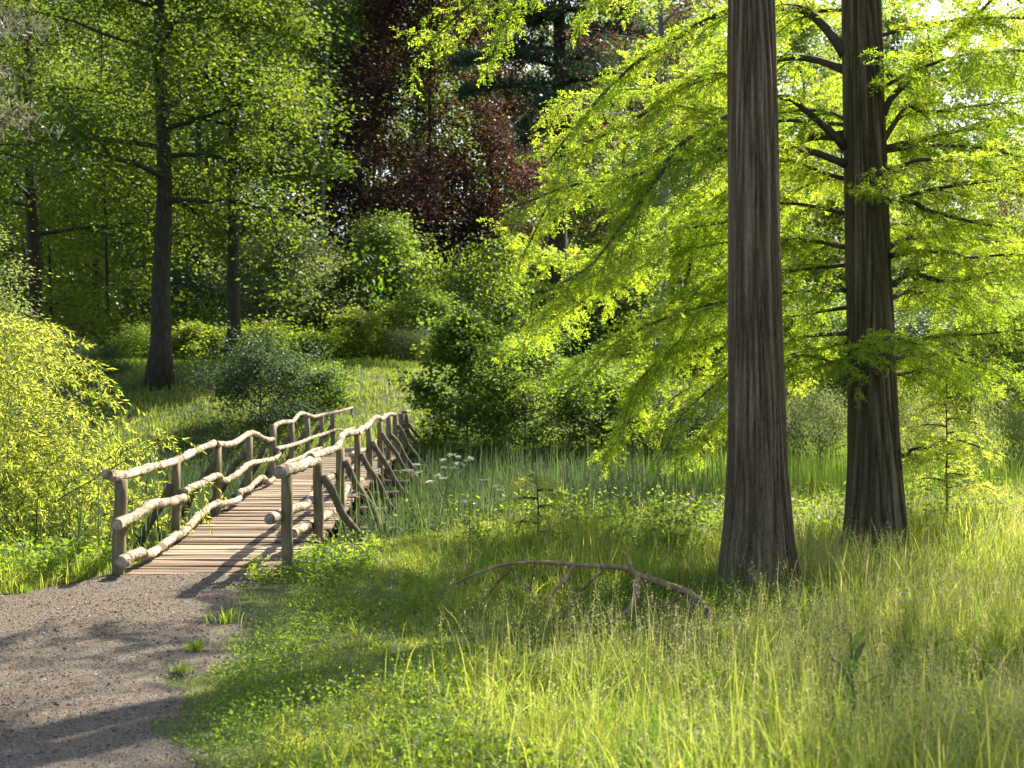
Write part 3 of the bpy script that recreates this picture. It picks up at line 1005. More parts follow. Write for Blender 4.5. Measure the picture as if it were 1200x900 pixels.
make_tree('maple_tree', 187, 45, 'broad dark-green maple with the thickest trunk on the far left meadow', 'maple_leaf', 'bark_dark', 101,
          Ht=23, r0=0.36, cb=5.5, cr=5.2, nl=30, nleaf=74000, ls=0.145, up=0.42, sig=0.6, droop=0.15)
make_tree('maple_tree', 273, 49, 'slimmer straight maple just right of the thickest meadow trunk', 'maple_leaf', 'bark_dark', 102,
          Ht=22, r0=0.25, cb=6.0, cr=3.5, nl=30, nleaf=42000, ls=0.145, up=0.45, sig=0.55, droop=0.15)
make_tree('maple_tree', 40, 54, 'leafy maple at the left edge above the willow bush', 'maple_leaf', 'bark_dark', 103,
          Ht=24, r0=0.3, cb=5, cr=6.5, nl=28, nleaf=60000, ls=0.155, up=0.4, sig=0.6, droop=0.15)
make_tree('copper_beech', 500, 78, 'copper beech with dark purple hanging crown above the middle of the meadow', 'copper_leaf', 'bark_dark', 104,
          Ht=33, r0=0.15, cb=5.5, cr=6.6, nl=50, nleaf=170000, ls=0.20, up=0.12, sig=0.62, droop=0.6, top_pow=0.45, qmin=0.05)
make_tree('copper_beech', 772, 46, 'copper tree with pale grey trunk seen through the conifer fronds', 'copper_leaf', 'bark_grey', 105,
          Ht=18, r0=0.26, cb=6.5, cr=3.0, nl=22, nleaf=9000, ls=0.13, up=0.35, sig=0.5, droop=0.2)
make_tree('copper_beech', 1235, 62, 'copper tree at the right edge behind the pale bushes', 'copper_leaf', 'bark_dark', 106,
          Ht=17, r0=0.3, cb=3.0, cr=6.0, nl=20, nleaf=26000, ls=0.15, up=0.3, sig=0.6, droop=0.3)


make_tree('maple_tree', 1265, 36, 'unseen maple added outside the right edge to shade the reeds', 'maple_leaf', 'bark_dark', 107,
          Ht=21, r0=0.3, cb=6.0, cr=6.0, nl=24, nleaf=32000, ls=0.15, up=0.5, sig=0.6)  # unseen tree, added only to throw shade over the reeds


make_tree('added_shade_maple', 1590, 14.3, 'unseen young maple added outside the right edge to shade the near grass', 'maple_leaf', 'bark_dark', 108,
          Ht=11, r0=0.14, cb=4.0, cr=2.6, nl=22, nleaf=9000, ls=0.13, up=0.5, sig=0.35)  # added out of view as a shadow caster for the right foreground


def pine(name, px, D, label, mat, bark, seed, Ht, r0, cb, cr, nl, ntuft, tuft=0.28, loc=None):
    rs = np.random.default_rng(seed)
    root = empty(name, loc or ground_at(px, D), label, 'tree')
    mb = MB()
    t = np.linspace(0, 1, 12)
    tr = np.stack([np.cumsum(rs.normal(0, 0.05, 12)), np.cumsum(rs.normal(0, 0.05, 12)), -0.3 + (Ht + 0.3) * t], -1)
    rad = r0 * (1 - 0.9 * t)
    mb.tube(tr, rad, 12, wob=0.12, seed=seed)
    cl = []
    for k in range(nl):
        u = k / nl
        z = cb + (Ht * 0.97 - cb) * u
        o = np.array([np.interp(z, tr[:, 2], tr[:, j]) for j in range(3)])
        ln = cr * ((1 - u) ** 0.8 + 0.08) * rs.uniform(0.7, 1.15)
        az = k * 2.399 + rs.normal(0, 0.3)
        d = np.array([math.cos(az), math.sin(az), 0.12])
        tt = np.linspace(0, 1, 7)[:, None]
        p = o + d * ln * tt + np.array([0, 0, 1.0]) * (0.1 * ln * tt - 0.28 * ln * tt ** 2)
        mb.tube(p, r0 * 0.24 * (1 - u * 0.6) * (1 - 0.85 * tt[:, 0]), 6, cap=False)
        for q in np.linspace(0.2, 1, 10):
            c = np.array([np.interp(q, tt[:, 0], p[:, j]) for j in range(3)])
            for s_ in (-1, 0, 1):
                sv = np.array([-math.sin(az), math.cos(az), 0]) * s_ * ln * 0.28 * (1.1 - q) * rs.uniform(0.6, 1.4)
                cl.append(c + sv + rs.normal(0, 0.1, 3))
    cl = np.array(cl)
    ci = rs.integers(0, len(cl), ntuft)
    c = cl[ci] + rs.normal(0, 0.22, (ntuft, 3)) * np.array([1, 1, 0.6])
    rep = 5
    pos = np.repeat(c, rep, axis=0)
    dd = nrm(rs.normal(0, 1, (len(pos), 3)) + np.array([0, 0, 0.25]))
    L = tuft * rs.uniform(0.6, 1.3, len(pos))
    V = leaves(pos, dd, rs.normal(0, 1, (len(pos), 3)), L, L * 0.16)
    rv = np.repeat(0.7 * rs.random(ntuft), rep) + 0.3 * rs.random(len(pos))
    mb.build('trunk', M[bark], root)
    obj('crown', leaf_mesh('crown', V, rv), M[mat], root)
    return root


pine('pine_tree', 655, 63, 'dark pine with a bare thick trunk behind the conifer fronds', 'pine_leaf', 'bark_dark', 201, 29, 0.5, 10.5, 5.0, 44, 15000, 0.38)
pine('pine_tree', -140, 27, 'grey-needled pine reaching in at the top left corner', 'greypine_leaf', 'bark_dark', 202, 17, 0.3, 8.3, 3.6, 36, 9000, 0.2)

make_tree('small_tree', 125, 58, 'small sunlit yellow-green tree behind the thickest maple trunk', 'shrub_yellow', 'bark_dark', 111,
          Ht=10.5, r0=0.10, cb=0.5, cr=3.9, nl=22, nleaf=9000, ls=0.19, up=0.4, sig=0.5)
make_tree('small_tree', 60, 62, 'small yellow-green tree at the wood edge left of the maples', 'shrub_yellow', 'bark_dark', 112,
          Ht=9, r0=0.10, cb=0.5, cr=3.4, nl=20, nleaf=7000, ls=0.19, up=0.4, sig=0.5)
make_tree('small_tree', -30, 30, 'pale small tree cut by the left edge above the willow', 'shrub_pale', 'bark_dark', 113,
          Ht=6.6, r0=0.07, cb=0.6, cr=1.7, nl=20, nleaf=14000, ls=0.09, up=0.5, sig=0.28, aspect=0.35)
make_tree('small_tree', 345, 62, 'rounded grey-green small tree lit from above behind the slim maple', 'shrub_grey', 'bark_dark', 114,
          Ht=6.2, r0=0.08, cb=0.4, cr=3.4, nl=22, nleaf=17000, ls=0.13, up=0.35, sig=0.42)
make_tree('small_tree', 455, 66, 'soft green small tree below the copper beech', 'forest_leaf', 'bark_dark', 115,
          Ht=7.2, r0=0.08, cb=0.4, cr=3.2, nl=22, nleaf=17000, ls=0.14, up=0.4, sig=0.42)
th = make_tree('thicket_tree', 230, 78, 'low-crowned thicket tree filling the gaps between the woodland trunks', 'forest_leaf', 'bark_dark', 116, group='thicket between the woodland trunks',
               Ht=11, r0=0.09, cb=0.4, cr=4.2, nl=22, nleaf=13000, ls=0.22, up=0.45, sig=0.6)
rs = np.random.default_rng(15)
for k in range(24):
    if 340 < -90 + k * 60 < 480:
        continue
    copy_tree(th, ground_at(-90 + k * 60 + rs.uniform(-20, 20), rs.uniform(74, 100)), rs.random() * 6.28, (1, 1, rs.uniform(0.65, 1.1)),
              'low-crowned thicket tree filling the gaps between the woodland trunks', 'thicket between the woodland trunks')

# forest trees: four kinds, copied
protos = []
for q, (seed, kw) in enumerate([
    (301, dict(Ht=27, r0=0.20, cb=10.0, cr=3.6, nl=24, nleaf=12000, ls=0.25, up=0.7, sig=0.7)),
    (302, dict(Ht=25, r0=0.15, cb=8.0, cr=3.0, nl=22, nleaf=11000, ls=0.23, up=0.8, sig=0.6, lean=(0.04, 0.01))),
    (303, dict(Ht=29, r0=0.24, cb=7.0, cr=4.6, nl=24, nleaf=13000, ls=0.26, up=0.6, sig=0.8)),
    (304, dict(Ht=22, r0=0.13, cb=5.0, cr=2.6, nl=22, nleaf=13000, ls=0.21, up=0.75, sig=0.55, lean=(-0.05, 0.0))),
]):
    protos.append((seed, kw))
spots = []
rs = np.random.default_rng(5)
for row, (D, stepx, nmax) in enumerate([(68, 190, 15), (80, 110, 20), (92, 80, 24), (106, 66, 26)]):
    pxv = -120 + rs.uniform(0, stepx)
    while pxv < 1330:
        d = D + rs.uniform(-4.5, 4.5)
        if not (row == 0 and (360 < pxv < 900)) and not (row == 1 and 520 < pxv < 800 and rs.random() < 0.8) and not (335 < pxv < (490 if row < 3 else 395)) and not (row == 2 and 490 < pxv < 800 and rs.random() < 0.5):
            spots.append((pxv, d))
        pxv += stepx * rs.uniform(0.7, 1.3)
LBL = ['tall slender woodland tree with high leafy crown standing in the wood behind the meadow',
       'thin leaning woodland tree with sparse crown standing in the wood behind the meadow',
       'large woodland tree with broad crown standing in the wood behind the meadow',
       'young whippy woodland tree with low crown standing in the wood behind the meadow']
made = {}
for i, (pxv, d) in enumerate(spots):
    kq = int(rs.integers(0, 4))
    s = rs.uniform(0.85, 1.15)
    if pxv > 1060:
        s *= 0.72 if pxv < 1130 else 0.58
    loc = ground_at(pxv, d)
    rz = rs.random() * 6.28
    if kq not in made:
        seed, kw = protos[kq]
        root = empty('woodland_tree', loc, LBL[kq], 'tree', 'woodland trees behind the meadow', rz, (s, s, s))
        mb, V, rv = broadleaf(seed, **kw)
        mb.build('trunk', M['bark_dark'], root)
        obj('crown', leaf_mesh('crown', V, rv), M['forest_leaf'], root)
        made[kq] = root
    else:
        copy_tree(made[kq], loc, rz, (s, s, s), LBL[kq], 'woodland trees behind the meadow')

slim = make_tree('slim_tree', 372, 70, 'slim bare-stemmed tree with pale trunk and high sparse crown deep in the wood', 'forest_leaf', 'bark_grey', 120,
                 group='slim pale trunks in the wood', Ht=27, r0=0.13, cb=16, cr=2.2, nl=18, nleaf=4000, ls=0.2, up=0.9, sig=0.5, lean=(0.03, 0))
rs = np.random.default_rng(77)
for k in range(18):
    copy_tree(slim, ground_at(325 + k * 10 + rs.uniform(-14, 14), rs.uniform(72, 98)), rs.random() * 6.28, (1, 1, rs.uniform(0.85, 1.15)),
              'slim bare-stemmed tree with pale trunk and high sparse crown deep in the wood', 'slim pale trunks in the wood')

# the wood far behind, one mass
n = 210000
ncl = 2400
cx = rng.uniform(-75, 80, ncl)
cy = rng.uniform(112, 140, ncl)
cz = 1.5 + 40 * rng.random(ncl) ** 1.9
cpx = cx / cy * F + 600
kk = (cz < np.where(cpx > 1080, 20, 50)) & ~((cpx > 345) & (cpx < 410) & (rng.random(ncl) < 0.35))
cl = np.stack([cx, cy, cz], -1)[kk]
ci = rng.integers(0, len(cl), n)
pos = cl[ci] + rng.normal(0, 1, (n, 3)) * np.array([1.7, 1.7, 1.1])
L = rng.uniform(0.4, 0.8, n)
V = leaves(pos, rdirs(n, -0.3), rdirs(n, 0.8), L, L * 0.65)
tag(obj('distant_wood', leaf_mesh('distant_wood', V), M['forest_leaf']), 'hazy green wood far behind the meadow trees', 'wood', kind='stuff')


# ------------------------------------------------------------------ shrubs
def shrub(seed, nleaf, ls, w=1.0, h=1.0, ncl=90, sig=0.11, aspect=0.6, stems=9):
    """unit shrub: radius w, height h"""
    rs = np.random.default_rng(seed)
    mb = MB()
    a = rs.random(ncl) * 6.28
    zz = rs.beta(1.4, 1.2, ncl)
    prof = np.sqrt(np.clip(1 - (zz * 1.0 - 0.28) ** 2 / 0.60, 0.03, 1))
    rr = prof * np.sqrt(rs.uniform(0.15, 1, ncl)) * rs.uniform(0.7, 1.15, ncl)
    cl = np.stack([rr * np.cos(a) * w, rr * np.sin(a) * w, zz * h * rs.uniform(0.85, 1.1, ncl)], -1)
    order = np.argsort(-rr)[:stems * 2]
    for q in order:
        e = cl[q]
        b = np.array([e[0] * 0.12, e[1] * 0.12, -0.1 * h])
        tt = np.linspace(0, 1, 6)[:, None]
        p = b + (e - b) * tt + np.array([0, 0, 1.0]) * (0.15 * h * np.sin(tt * math.pi))
        mb.tube(p, 0.016 * (1 - 0.8 * tt[:, 0]) + 0.002, 5, cap=False)
    ci = rs.choice(ncl, nleaf, p=nrm1(rs.uniform(0.4, 1.4, ncl)))
    off = rs.normal(0, 1, (nleaf, 3)) * sig * np.array([w, w, 0.8 * h])
    pos = cl[ci] + off
    pos[:, 2] = np.maximum(pos[:, 2], 0.0)
    nor = nrm(rs.normal(0, 0.6, (nleaf, 3)) + np.array([0, 0, 0.7]) + cl[ci] * 0.4)
    dd = rs.normal(0, 1, (nleaf, 3)) + off / sig * 0.7
    dd[:, 2] = dd[:, 2] * 0.5 - 0.25
    L = ls * rs.uniform(0.6, 1.35, nleaf)
    rv = np.clip(0.5 * rs.random(ncl)[ci] + 0.5 * rs.random(nleaf), 0, 1)
    return mb, leaves(pos, dd, nor, L, L * aspect), rv


def nrm1(v):
    return v / v.sum()


SH = {}


def place_shrub(px, D, wpx, top, kind, mat, label, group=None, base=None, name='bush', depth=1.0, cat='bush'):
    """wpx: width in pixels, top: pixel row of the top"""
    x, y, z = ground_at(px, D)
    if base is not None:
        z = base
    w = wpx / F * D / 2
    h = (EYE - (top - HOR) / F * D) - z
    if kind not in SH:
        seed, nleaf, ls, sig, asp, ncl = {'fine': (401, 13000, 0.040, 0.115, 0.55, 110), 'broad': (402, 8000, 0.062, 0.11, 0.75, 90),
                                          'loose': (403, 7500, 0.046, 0.10, 0.55, 80), 'dense': (404, 16000, 0.040, 0.13, 0.6, 130)}[kind]
        mb, V, rv = shrub(seed, nleaf, ls, ncl=ncl, sig=sig, aspect=asp)
        root = empty(name, (x, y, z), label, cat, group, rng.random() * 6.28, (w, w * depth, h))
        mb.build('stem', M['bark_limb'], root)
        obj('foliage', leaf_mesh('foliage', V, rv), M[mat], root)
        SH[kind] = root
    else:
        root = copy_tree(SH[kind], (x, y, z), rng.random() * 6.28, (w, w * depth, h), label, group)
        root.name = name
    for ch in root.children:
        if ch.name.startswith('foliage'):
            ch.material_slots[0].link = 'OBJECT'
            ch.material_slots[0].material = M[mat]
    return root


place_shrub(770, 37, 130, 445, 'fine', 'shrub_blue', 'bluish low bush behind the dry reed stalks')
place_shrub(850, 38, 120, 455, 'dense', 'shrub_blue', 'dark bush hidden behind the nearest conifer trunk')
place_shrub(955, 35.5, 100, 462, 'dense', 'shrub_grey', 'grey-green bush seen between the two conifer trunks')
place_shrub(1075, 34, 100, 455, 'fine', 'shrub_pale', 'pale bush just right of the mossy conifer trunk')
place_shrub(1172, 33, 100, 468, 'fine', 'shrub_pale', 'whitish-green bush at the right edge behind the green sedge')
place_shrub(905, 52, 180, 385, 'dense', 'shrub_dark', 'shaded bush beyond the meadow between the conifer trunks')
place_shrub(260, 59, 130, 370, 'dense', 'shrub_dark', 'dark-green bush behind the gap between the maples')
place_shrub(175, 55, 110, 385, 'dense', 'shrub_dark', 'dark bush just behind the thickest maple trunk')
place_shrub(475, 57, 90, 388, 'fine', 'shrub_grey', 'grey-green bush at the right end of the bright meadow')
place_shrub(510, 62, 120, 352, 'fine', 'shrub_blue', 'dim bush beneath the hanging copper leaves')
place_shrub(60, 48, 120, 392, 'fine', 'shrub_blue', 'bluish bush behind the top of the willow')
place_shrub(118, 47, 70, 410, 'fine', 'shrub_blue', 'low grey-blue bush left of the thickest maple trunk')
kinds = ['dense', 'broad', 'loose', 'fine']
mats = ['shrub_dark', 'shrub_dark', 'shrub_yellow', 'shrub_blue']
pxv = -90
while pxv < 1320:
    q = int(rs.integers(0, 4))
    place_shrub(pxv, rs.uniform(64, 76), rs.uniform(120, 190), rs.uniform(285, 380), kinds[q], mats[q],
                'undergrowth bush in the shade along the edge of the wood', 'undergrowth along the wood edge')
    pxv += 62 * rs.uniform(0.7, 1.3)

def bush_tree(px, D, wpx, top, mat, label, seed, nleaf, ls, aspect=0.62, sig=None):
    x, y, z = ground_at(px, D)
    w = wpx / F * D / 2
    h = (EYE - (top - HOR) / F * D) - z
    return make_tree('bush', px, D, label, mat, 'bark_limb', seed, cat='bush', crown='foliage', stem='stem', Ht=h * 0.97, r0=0.035, cb=0.02 * h, cr=w * 0.95,
                     nl=24, nleaf=nleaf, ls=ls, up=0.45, sig=sig or w * 0.13, aspect=aspect, top_pow=0.55)


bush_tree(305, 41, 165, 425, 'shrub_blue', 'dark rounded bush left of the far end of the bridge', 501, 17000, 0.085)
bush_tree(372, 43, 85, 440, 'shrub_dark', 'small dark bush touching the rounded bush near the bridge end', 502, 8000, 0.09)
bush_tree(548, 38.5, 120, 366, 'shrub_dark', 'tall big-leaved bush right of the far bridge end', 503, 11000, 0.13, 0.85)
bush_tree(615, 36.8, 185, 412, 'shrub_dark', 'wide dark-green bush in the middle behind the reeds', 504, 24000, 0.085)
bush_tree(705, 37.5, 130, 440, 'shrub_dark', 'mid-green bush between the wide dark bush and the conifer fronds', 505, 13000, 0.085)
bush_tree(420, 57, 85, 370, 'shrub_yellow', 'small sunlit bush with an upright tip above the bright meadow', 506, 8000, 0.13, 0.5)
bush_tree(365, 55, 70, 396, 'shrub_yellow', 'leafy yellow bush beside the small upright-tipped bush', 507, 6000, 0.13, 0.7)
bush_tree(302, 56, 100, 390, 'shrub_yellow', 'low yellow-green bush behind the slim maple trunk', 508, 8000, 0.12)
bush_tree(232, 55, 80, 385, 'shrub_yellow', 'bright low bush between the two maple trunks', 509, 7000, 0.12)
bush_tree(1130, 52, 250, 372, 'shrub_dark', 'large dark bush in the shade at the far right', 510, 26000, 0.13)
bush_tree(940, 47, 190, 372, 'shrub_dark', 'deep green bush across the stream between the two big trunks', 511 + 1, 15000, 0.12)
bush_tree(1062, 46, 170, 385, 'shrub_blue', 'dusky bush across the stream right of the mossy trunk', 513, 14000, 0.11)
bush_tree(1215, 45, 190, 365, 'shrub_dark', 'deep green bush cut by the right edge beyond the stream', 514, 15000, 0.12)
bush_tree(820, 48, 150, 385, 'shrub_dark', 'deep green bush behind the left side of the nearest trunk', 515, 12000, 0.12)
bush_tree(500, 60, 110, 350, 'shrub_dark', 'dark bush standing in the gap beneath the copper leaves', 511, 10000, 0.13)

# willow bush at the left
ow = np.array([-6.4, 16.6, float(H(-6.4, 16.6))])
willow = empty('willow_bush', tuple(ow), 'bright yellow-green willow bush with drooping shoots left of the bridge', 'bush')
mb = MB()
pos, dd, nn_ = [], [], []
boughs = []
for k in range(95):
    az = k * 2.399 + rng.normal(0, 0.3)
    L_ = rng.uniform(1.1, 2.5)
    el = rng.uniform(0.35, 1.35)
    d = np.array([math.cos(az) * math.cos(el), math.sin(az) * math.cos(el), math.sin(el)])
    t = np.linspace(0, 1, 10)[:, None]
    q0 = np.array([rng.normal(0, 0.25), rng.normal(0, 0.25), rng.uniform(0.0, 0.8)])
    p = q0 + d * (L_ * 1.45) * t + np.array([0, 0, -1.0]) * (L_ * rng.uniform(0.15, 0.5) * t ** 2.2) + np.cumsum(rng.normal(0, 0.02, (10, 3)), axis=0)
    mb.tube(p, np.linspace(0.016, 0.003, 10), 5, cap=False)
    boughs.append((p, d))
for k in range(3800):
    bp, bd = boughs[rng.integers(0, len(boughs))]
    u = rng.uniform(0.2, 1.0) ** 0.8
    o = np.array([np.interp(u, np.linspace(0, 1, 10), bp[:, j]) for j in range(3)])
    d = nrm(bd * 0.7 + rng.normal(0, 0.6, 3))
    l = rng.uniform(0.25, 0.75)
    if k % 2:
        az = rng.random() * 6.28
        z0 = rng.uniform(0.0, 3.5)
        rr = rng.uniform(0.3, 1.0) * 1.9 * math.sqrt(max(0.05, 1 - ((z0 - 1.2) / 2.75) ** 2)) * (0.75 + 0.5 * float(vnoise(az * 1.6, z0 * 1.5, 5)))
        o = np.array([math.cos(az) * rr * 0.8, math.sin(az) * rr * 0.8, z0 + 0.3])
        d = nrm([math.cos(az), math.sin(az), rng.uniform(0.1, 0.9)])
    m = 6
    t = np.linspace(0, 1, m)[:, None]
    p = o + d * l * t + np.array([0, 0, -1.0]) * (l * rng.uniform(0.5, 1.0) * t ** 2)
    mb.tube(p, np.linspace(0.006, 0.0015, m), 4, cap=False)
    nlv = int(l * 55)
    q = rng.uniform(0.08, 1.02, nlv)
    pp = np.stack([np.interp(q, t[:, 0], p[:, j]) for j in range(3)], -1)
    tn = np.gradient(p, axis=0)
    tq = nrm(np.stack([np.interp(q, t[:, 0], tn[:, j]) for j in range(3)], -1))
    pos.append(pp)
    dd.append(tq * 0.7 + rng.normal(0, 0.55, (nlv, 3)) + np.array([0, 0, -0.15]))
    nn_.append(rng.normal(0, 0.5, (nlv, 3)) + np.array([0, 0, 0.8]))
pos, dd, nn_ = map(np.concatenate, (pos, dd, nn_))
V = leaves(pos, dd, nn_, rng.uniform(0.055, 0.105, len(pos)), rng.uniform(0.010, 0.018, len(pos)))
mb.build('shoot', M['stem'], willow)
obj('foliage', leaf_mesh('foliage', V), M['willow_leaf'], willow)
for e in [(-0.9, -0.8, 2.6), (0.8, -0.9, 2.4), (0.3, 0.5, 3.0), (-0.3, -1.2, 1.8), (1.2, 0.2, 1.6), (0.2, -1.5, 0.9), (-1.3, 0.2, 2.2), (0.9, -1.3, 1.7)]:
    m2 = MB()
    b = np.array([e[0] * 0.1, e[1] * 0.1, -0.2])
    tt = np.linspace(0, 1, 9)[:, None]
    p = b + (np.array(e) - b) * tt + rng.normal(0, 0.03, (9, 3)) * tt
    m2.tube(p, 0.03 * (1 - 0.8 * tt[:, 0]), 7)
    m2.build('branch', M['bark_limb'], willow)


# ------------------------------------------------------------------ grass
def blades(x, y, z, h, w, bend, rvv, az=None):
    n = len(x)
    az = rng.random(n) * 6.283 if az is None else az
    fa = rng.random(n) * 6.283
    side = np.stack([np.cos(fa), np.sin(fa), np.zeros(n)], -1)
    bd = np.stack([np.cos(az), np.sin(az), np.zeros(n)], -1)
    b = np.stack([x, y, z], -1)
    up = np.array([0, 0, 1.0])
    rows = []
    for t, ww in ((0, 0.8), (0.38, 1.0), (0.74, 0.7), (1.0, 0.08)):
        c = b + up * (h * (t - 0.45 * bend * t * t))[:, None] + bd * (h * bend * t * t * 0.9)[:, None]
        rows += [c - side * (w * ww / 2)[:, None], c + side * (w * ww / 2)[:, None]]
    V = np.stack(rows, 1)       # (n,8,3)
    q = np.array([[0, 1, 3, 2], [2, 3, 5, 4], [4, 5, 7, 6]])
    f = (q[None] + (np.arange(n) * 8)[:, None, None]).reshape(-1, 4)
    return V.reshape(-1, 3), f, np.repeat(rvv, 3)


def grass_height(x, y):
    d = x - xr(y)
    g = 0.05 + 0.13 * sstep(0.4, 3.0, d) * (0.4 + 1.2 * vnoise(x * 0.8, y * 0.8, 31))
    g = g * (1 + 0.5 * sstep(3.5, 6.0, d))
    br = np.exp(-((x - 0.5) / 1.5) ** 4 - ((y - 10.8) / 1.5) ** 4)
    g = g * (1 - 0.8 * br)
    g = g * (1 - 0.8 * np.exp(-((x - 2.0) / 1.0) ** 2 - ((y - 12.0) / 1.2) ** 2)) * (1 - 0.7 * np.exp(-((x - 3.9) / 0.9) ** 2 - ((y - 14.8) / 1.1) ** 2))
    tall = (rng.random(len(x)) < 0.06 * sstep(0.8, 3.0, d) * (1 - 0.8 * br) * (1 - 0.7 * np.exp(-((x - 2.0) / 1.0) ** 2 - ((y - 12.0) / 1.2) ** 2))) * rng.uniform(0.10, 0.36, len(x))
    return g + tall


# sampled by solid angle: density falls with distance
def wedge(n, d0, d1, a0, a1, power=1.0):
    u = rng.random(n)
    D = d0 * (d1 / d0) ** (u ** power)
    return rng.uniform(a0, a1, n) * D, D


x, y = wedge(800000, 5.2, 24.0, -0.08, 0.44)
x2, y2 = wedge(220000, 5.2, 24.0, -0.42, 0.0)
x, y = np.concatenate([x, x2]), np.concatenate([y, y2])
k = keep_off(x, y) & (y < edge_near(x) + 2.2)
dd_ = x - xr(y)
# thin, worn grass along the path edge
thin = sstep(-0.15, 0.55, np.where(y < 14.2, -path_d(x, y), 5)) * (0.35 + 0.9 * vnoise(x * 1.9, y * 1.9, 41)) + 0.05
k &= rng.random(len(x)) < np.clip(thin, 0.10, 1)
x, y = x[k], y[k]
left = (x < -3.8)
hh = np.where(left, 0.16 + 0.15 * rng.random(len(x)), grass_height(x, y)) * rng.uniform(0.45, 1.35, len(x))
ww = np.clip(0.0026 + hh * 0.008, 0.003, 0.0062) * rng.uniform(0.6, 1.3, len(x)) * np.clip(y / 10, 0.8, 1.6)
tus = vnoise(x * 2.2, y * 2.2, 51)
V, f, rv = blades(x, y, H(x, y) - 0.01, hh * (0.7 + 0.7 * tus), ww, 0.05 + 1.35 * rng.random(len(x)) ** 1.3, rng.random(len(x)) + 0.35 * (rng.random(len(x)) < 0.16))
tag(obj('meadow_grass', mesh_from('meadow_grass', V, f, rv), M['grass']), 'long tangled meadow grass around the conifer trunks', 'grass', kind='stuff')
print('grass blades', len(x))

# tussocks: denser clumps of longer, broader, arching blades
tx, ty = wedge(900, 5.6, 19, -0.22, 0.42)
k = ~((np.abs(tx - 2.05) < 0.75) & (ty > 10.6) & (ty < 13)) & ~((np.abs(tx - 3.85) < 0.7) & (ty > 13.3) & (ty < 15.7)) & keep_off(tx, ty) & (tx - xr(ty) > 0.3) & (ty < edge_near(tx) + 1)
tx, ty = tx[k], ty[k]
nb = 46
s_ = np.repeat(rng.uniform(0.5, 1.25, len(tx)) * (0.45 + 0.55 * sstep(0.3, 2.5, tx - xr(ty))) * (1 - 0.6 * np.exp(-((tx - 0.5) / 1.6) ** 4 - ((ty - 10.6) / 1.6) ** 4)), nb)
aa = rng.random(len(s_)) * 6.283
rr = np.abs(rng.normal(0, 0.055, len(s_)))
bx, by = np.repeat(tx, nb) + rr * np.cos(aa), np.repeat(ty, nb) + rr * np.sin(aa)
V, f, rv = blades(bx, by, H(bx, by) - 0.01, s_ * rng.uniform(0.10, 0.36, len(s_)), rng.uniform(0.0045, 0.0085, len(s_)), rng.uniform(0.2, 1.5, len(s_)), np.clip(np.repeat(rng.random(len(tx)), nb) * 0.7 + 0.3 * rng.random(len(s_)), 0, 1), aa)
tag(obj('grass_tussocks', mesh_from('grass_tussocks', V, f, rv), M['grass']), 'arching grass tussocks in the meadow', 'grass', kind='stuff')

# seed heads
x, y = wedge(21000, 6.0, 20.0, -0.06, 0.42)
k = keep_off(x, y) & (y < edge_near(x) + 0.5) & (x - xr(y) + rng.normal(0, 0.9, len(x)) > 2.2 + 1.3 * (y < 9)) & (rng.random(len(x)) > 0.85 * np.exp(-((x - 0.5) / 1.6) ** 4 - ((y - 10.6) / 1.6) ** 4)) & (vnoise(x * 0.7, y * 0.7, 61) + rng.normal(0, 0.15, len(x)) > 0.5)
x, y = x[k], y[k]
n = len(x)
h = rng.uniform(0.28, 0.66, n)
bend = rng.uniform(0.05, 0.35, n)
az = rng.random(n) * 6.28
V, f, rv = blades(x, y, H(x, y), h, np.full(n, 0.0028) * np.clip(y / 9, 0.9, 1.6), bend, rng.random(n) * 0.4, az)
tip = np.stack([x + np.cos(az) * h * bend * 0.9, y + np.sin(az) * h * bend * 0.9, H(x, y) + h * (1 - 0.45 * bend)], -1)
rep = 16
tt = np.tile(np.linspace(-0.18, 0.02, rep), n) * np.repeat(rng.uniform(0.6, 1.1, n), rep)
pos = np.repeat(tip, rep, axis=0) + np.stack([np.zeros(n * rep), np.zeros(n * rep), tt], -1)
spread = np.clip((0.02 - tt) * 0.22, 0.004, 0.035)
pos += rng.normal(0, 1, pos.shape) * spread[:, None] * np.array([1, 1, 0.4])
d = rdirs(len(pos), 0.7)
V2 = leaves(pos, d, rdirs(len(pos)), rng.uniform(0.010, 0.022, len(pos)), rng.uniform(0.003, 0.006, len(pos)))
nv = len(V)
f2 = np.arange(len(pos) * 4).reshape(-1, 4) + nv
tag(obj('seeding_grass', mesh_from('seeding_grass', np.concatenate([V, V2.reshape(-1, 3)]), np.concatenate([f, f2]), np.concatenate([rv, rng.random(len(pos))])), M['seed']),
    'pale feathery seed heads above the meadow grass', 'grass', kind='stuff')

# far bank meadow
x, y = wedge(170000, 33, 64, -0.44, 0.44)
k = (y > edge_far(x) + 0.6)
x, y = x[k], y[k]
n = len(x)
V, f, rv = blades(x, y, H(x, y) - 0.02, rng.uniform(0.10, 0.30, n) * (0.6 + 0.8 * vnoise(x * .6, y * .6, 71)), rng.uniform(0.012, 0.026, n), rng.uniform(0.05, 0.7, n), rng.random(n))
tag(obj('far_meadow_grass', mesh_from('far_meadow_grass', V, f, rv), M['grass_far']), 'sunlit grass of the rising meadow beyond the stream', 'grass', kind='stuff')


# reeds and sedge in the stream bed
def reed_patch(n, d0, d1, a0, a1, h0, h1, w0, w1, bmax, test):
    x, y = wedge(n, d0, d1, a0, a1)
    k = test(x, y) & keep_off(x, y)
    x, y = x[k], y[k]
    m = len(x)
    h = rng.uniform(h0, h1, m) * (0.75 + 0.4 * vnoise(x * 0.9, y * 0.9, 81))
    return blades(x, y, H(x, y) - 0.02, h, rng.uniform(w0, w1, m), rng.uniform(0.02, bmax, m) ** 1.4, rng.random(m))


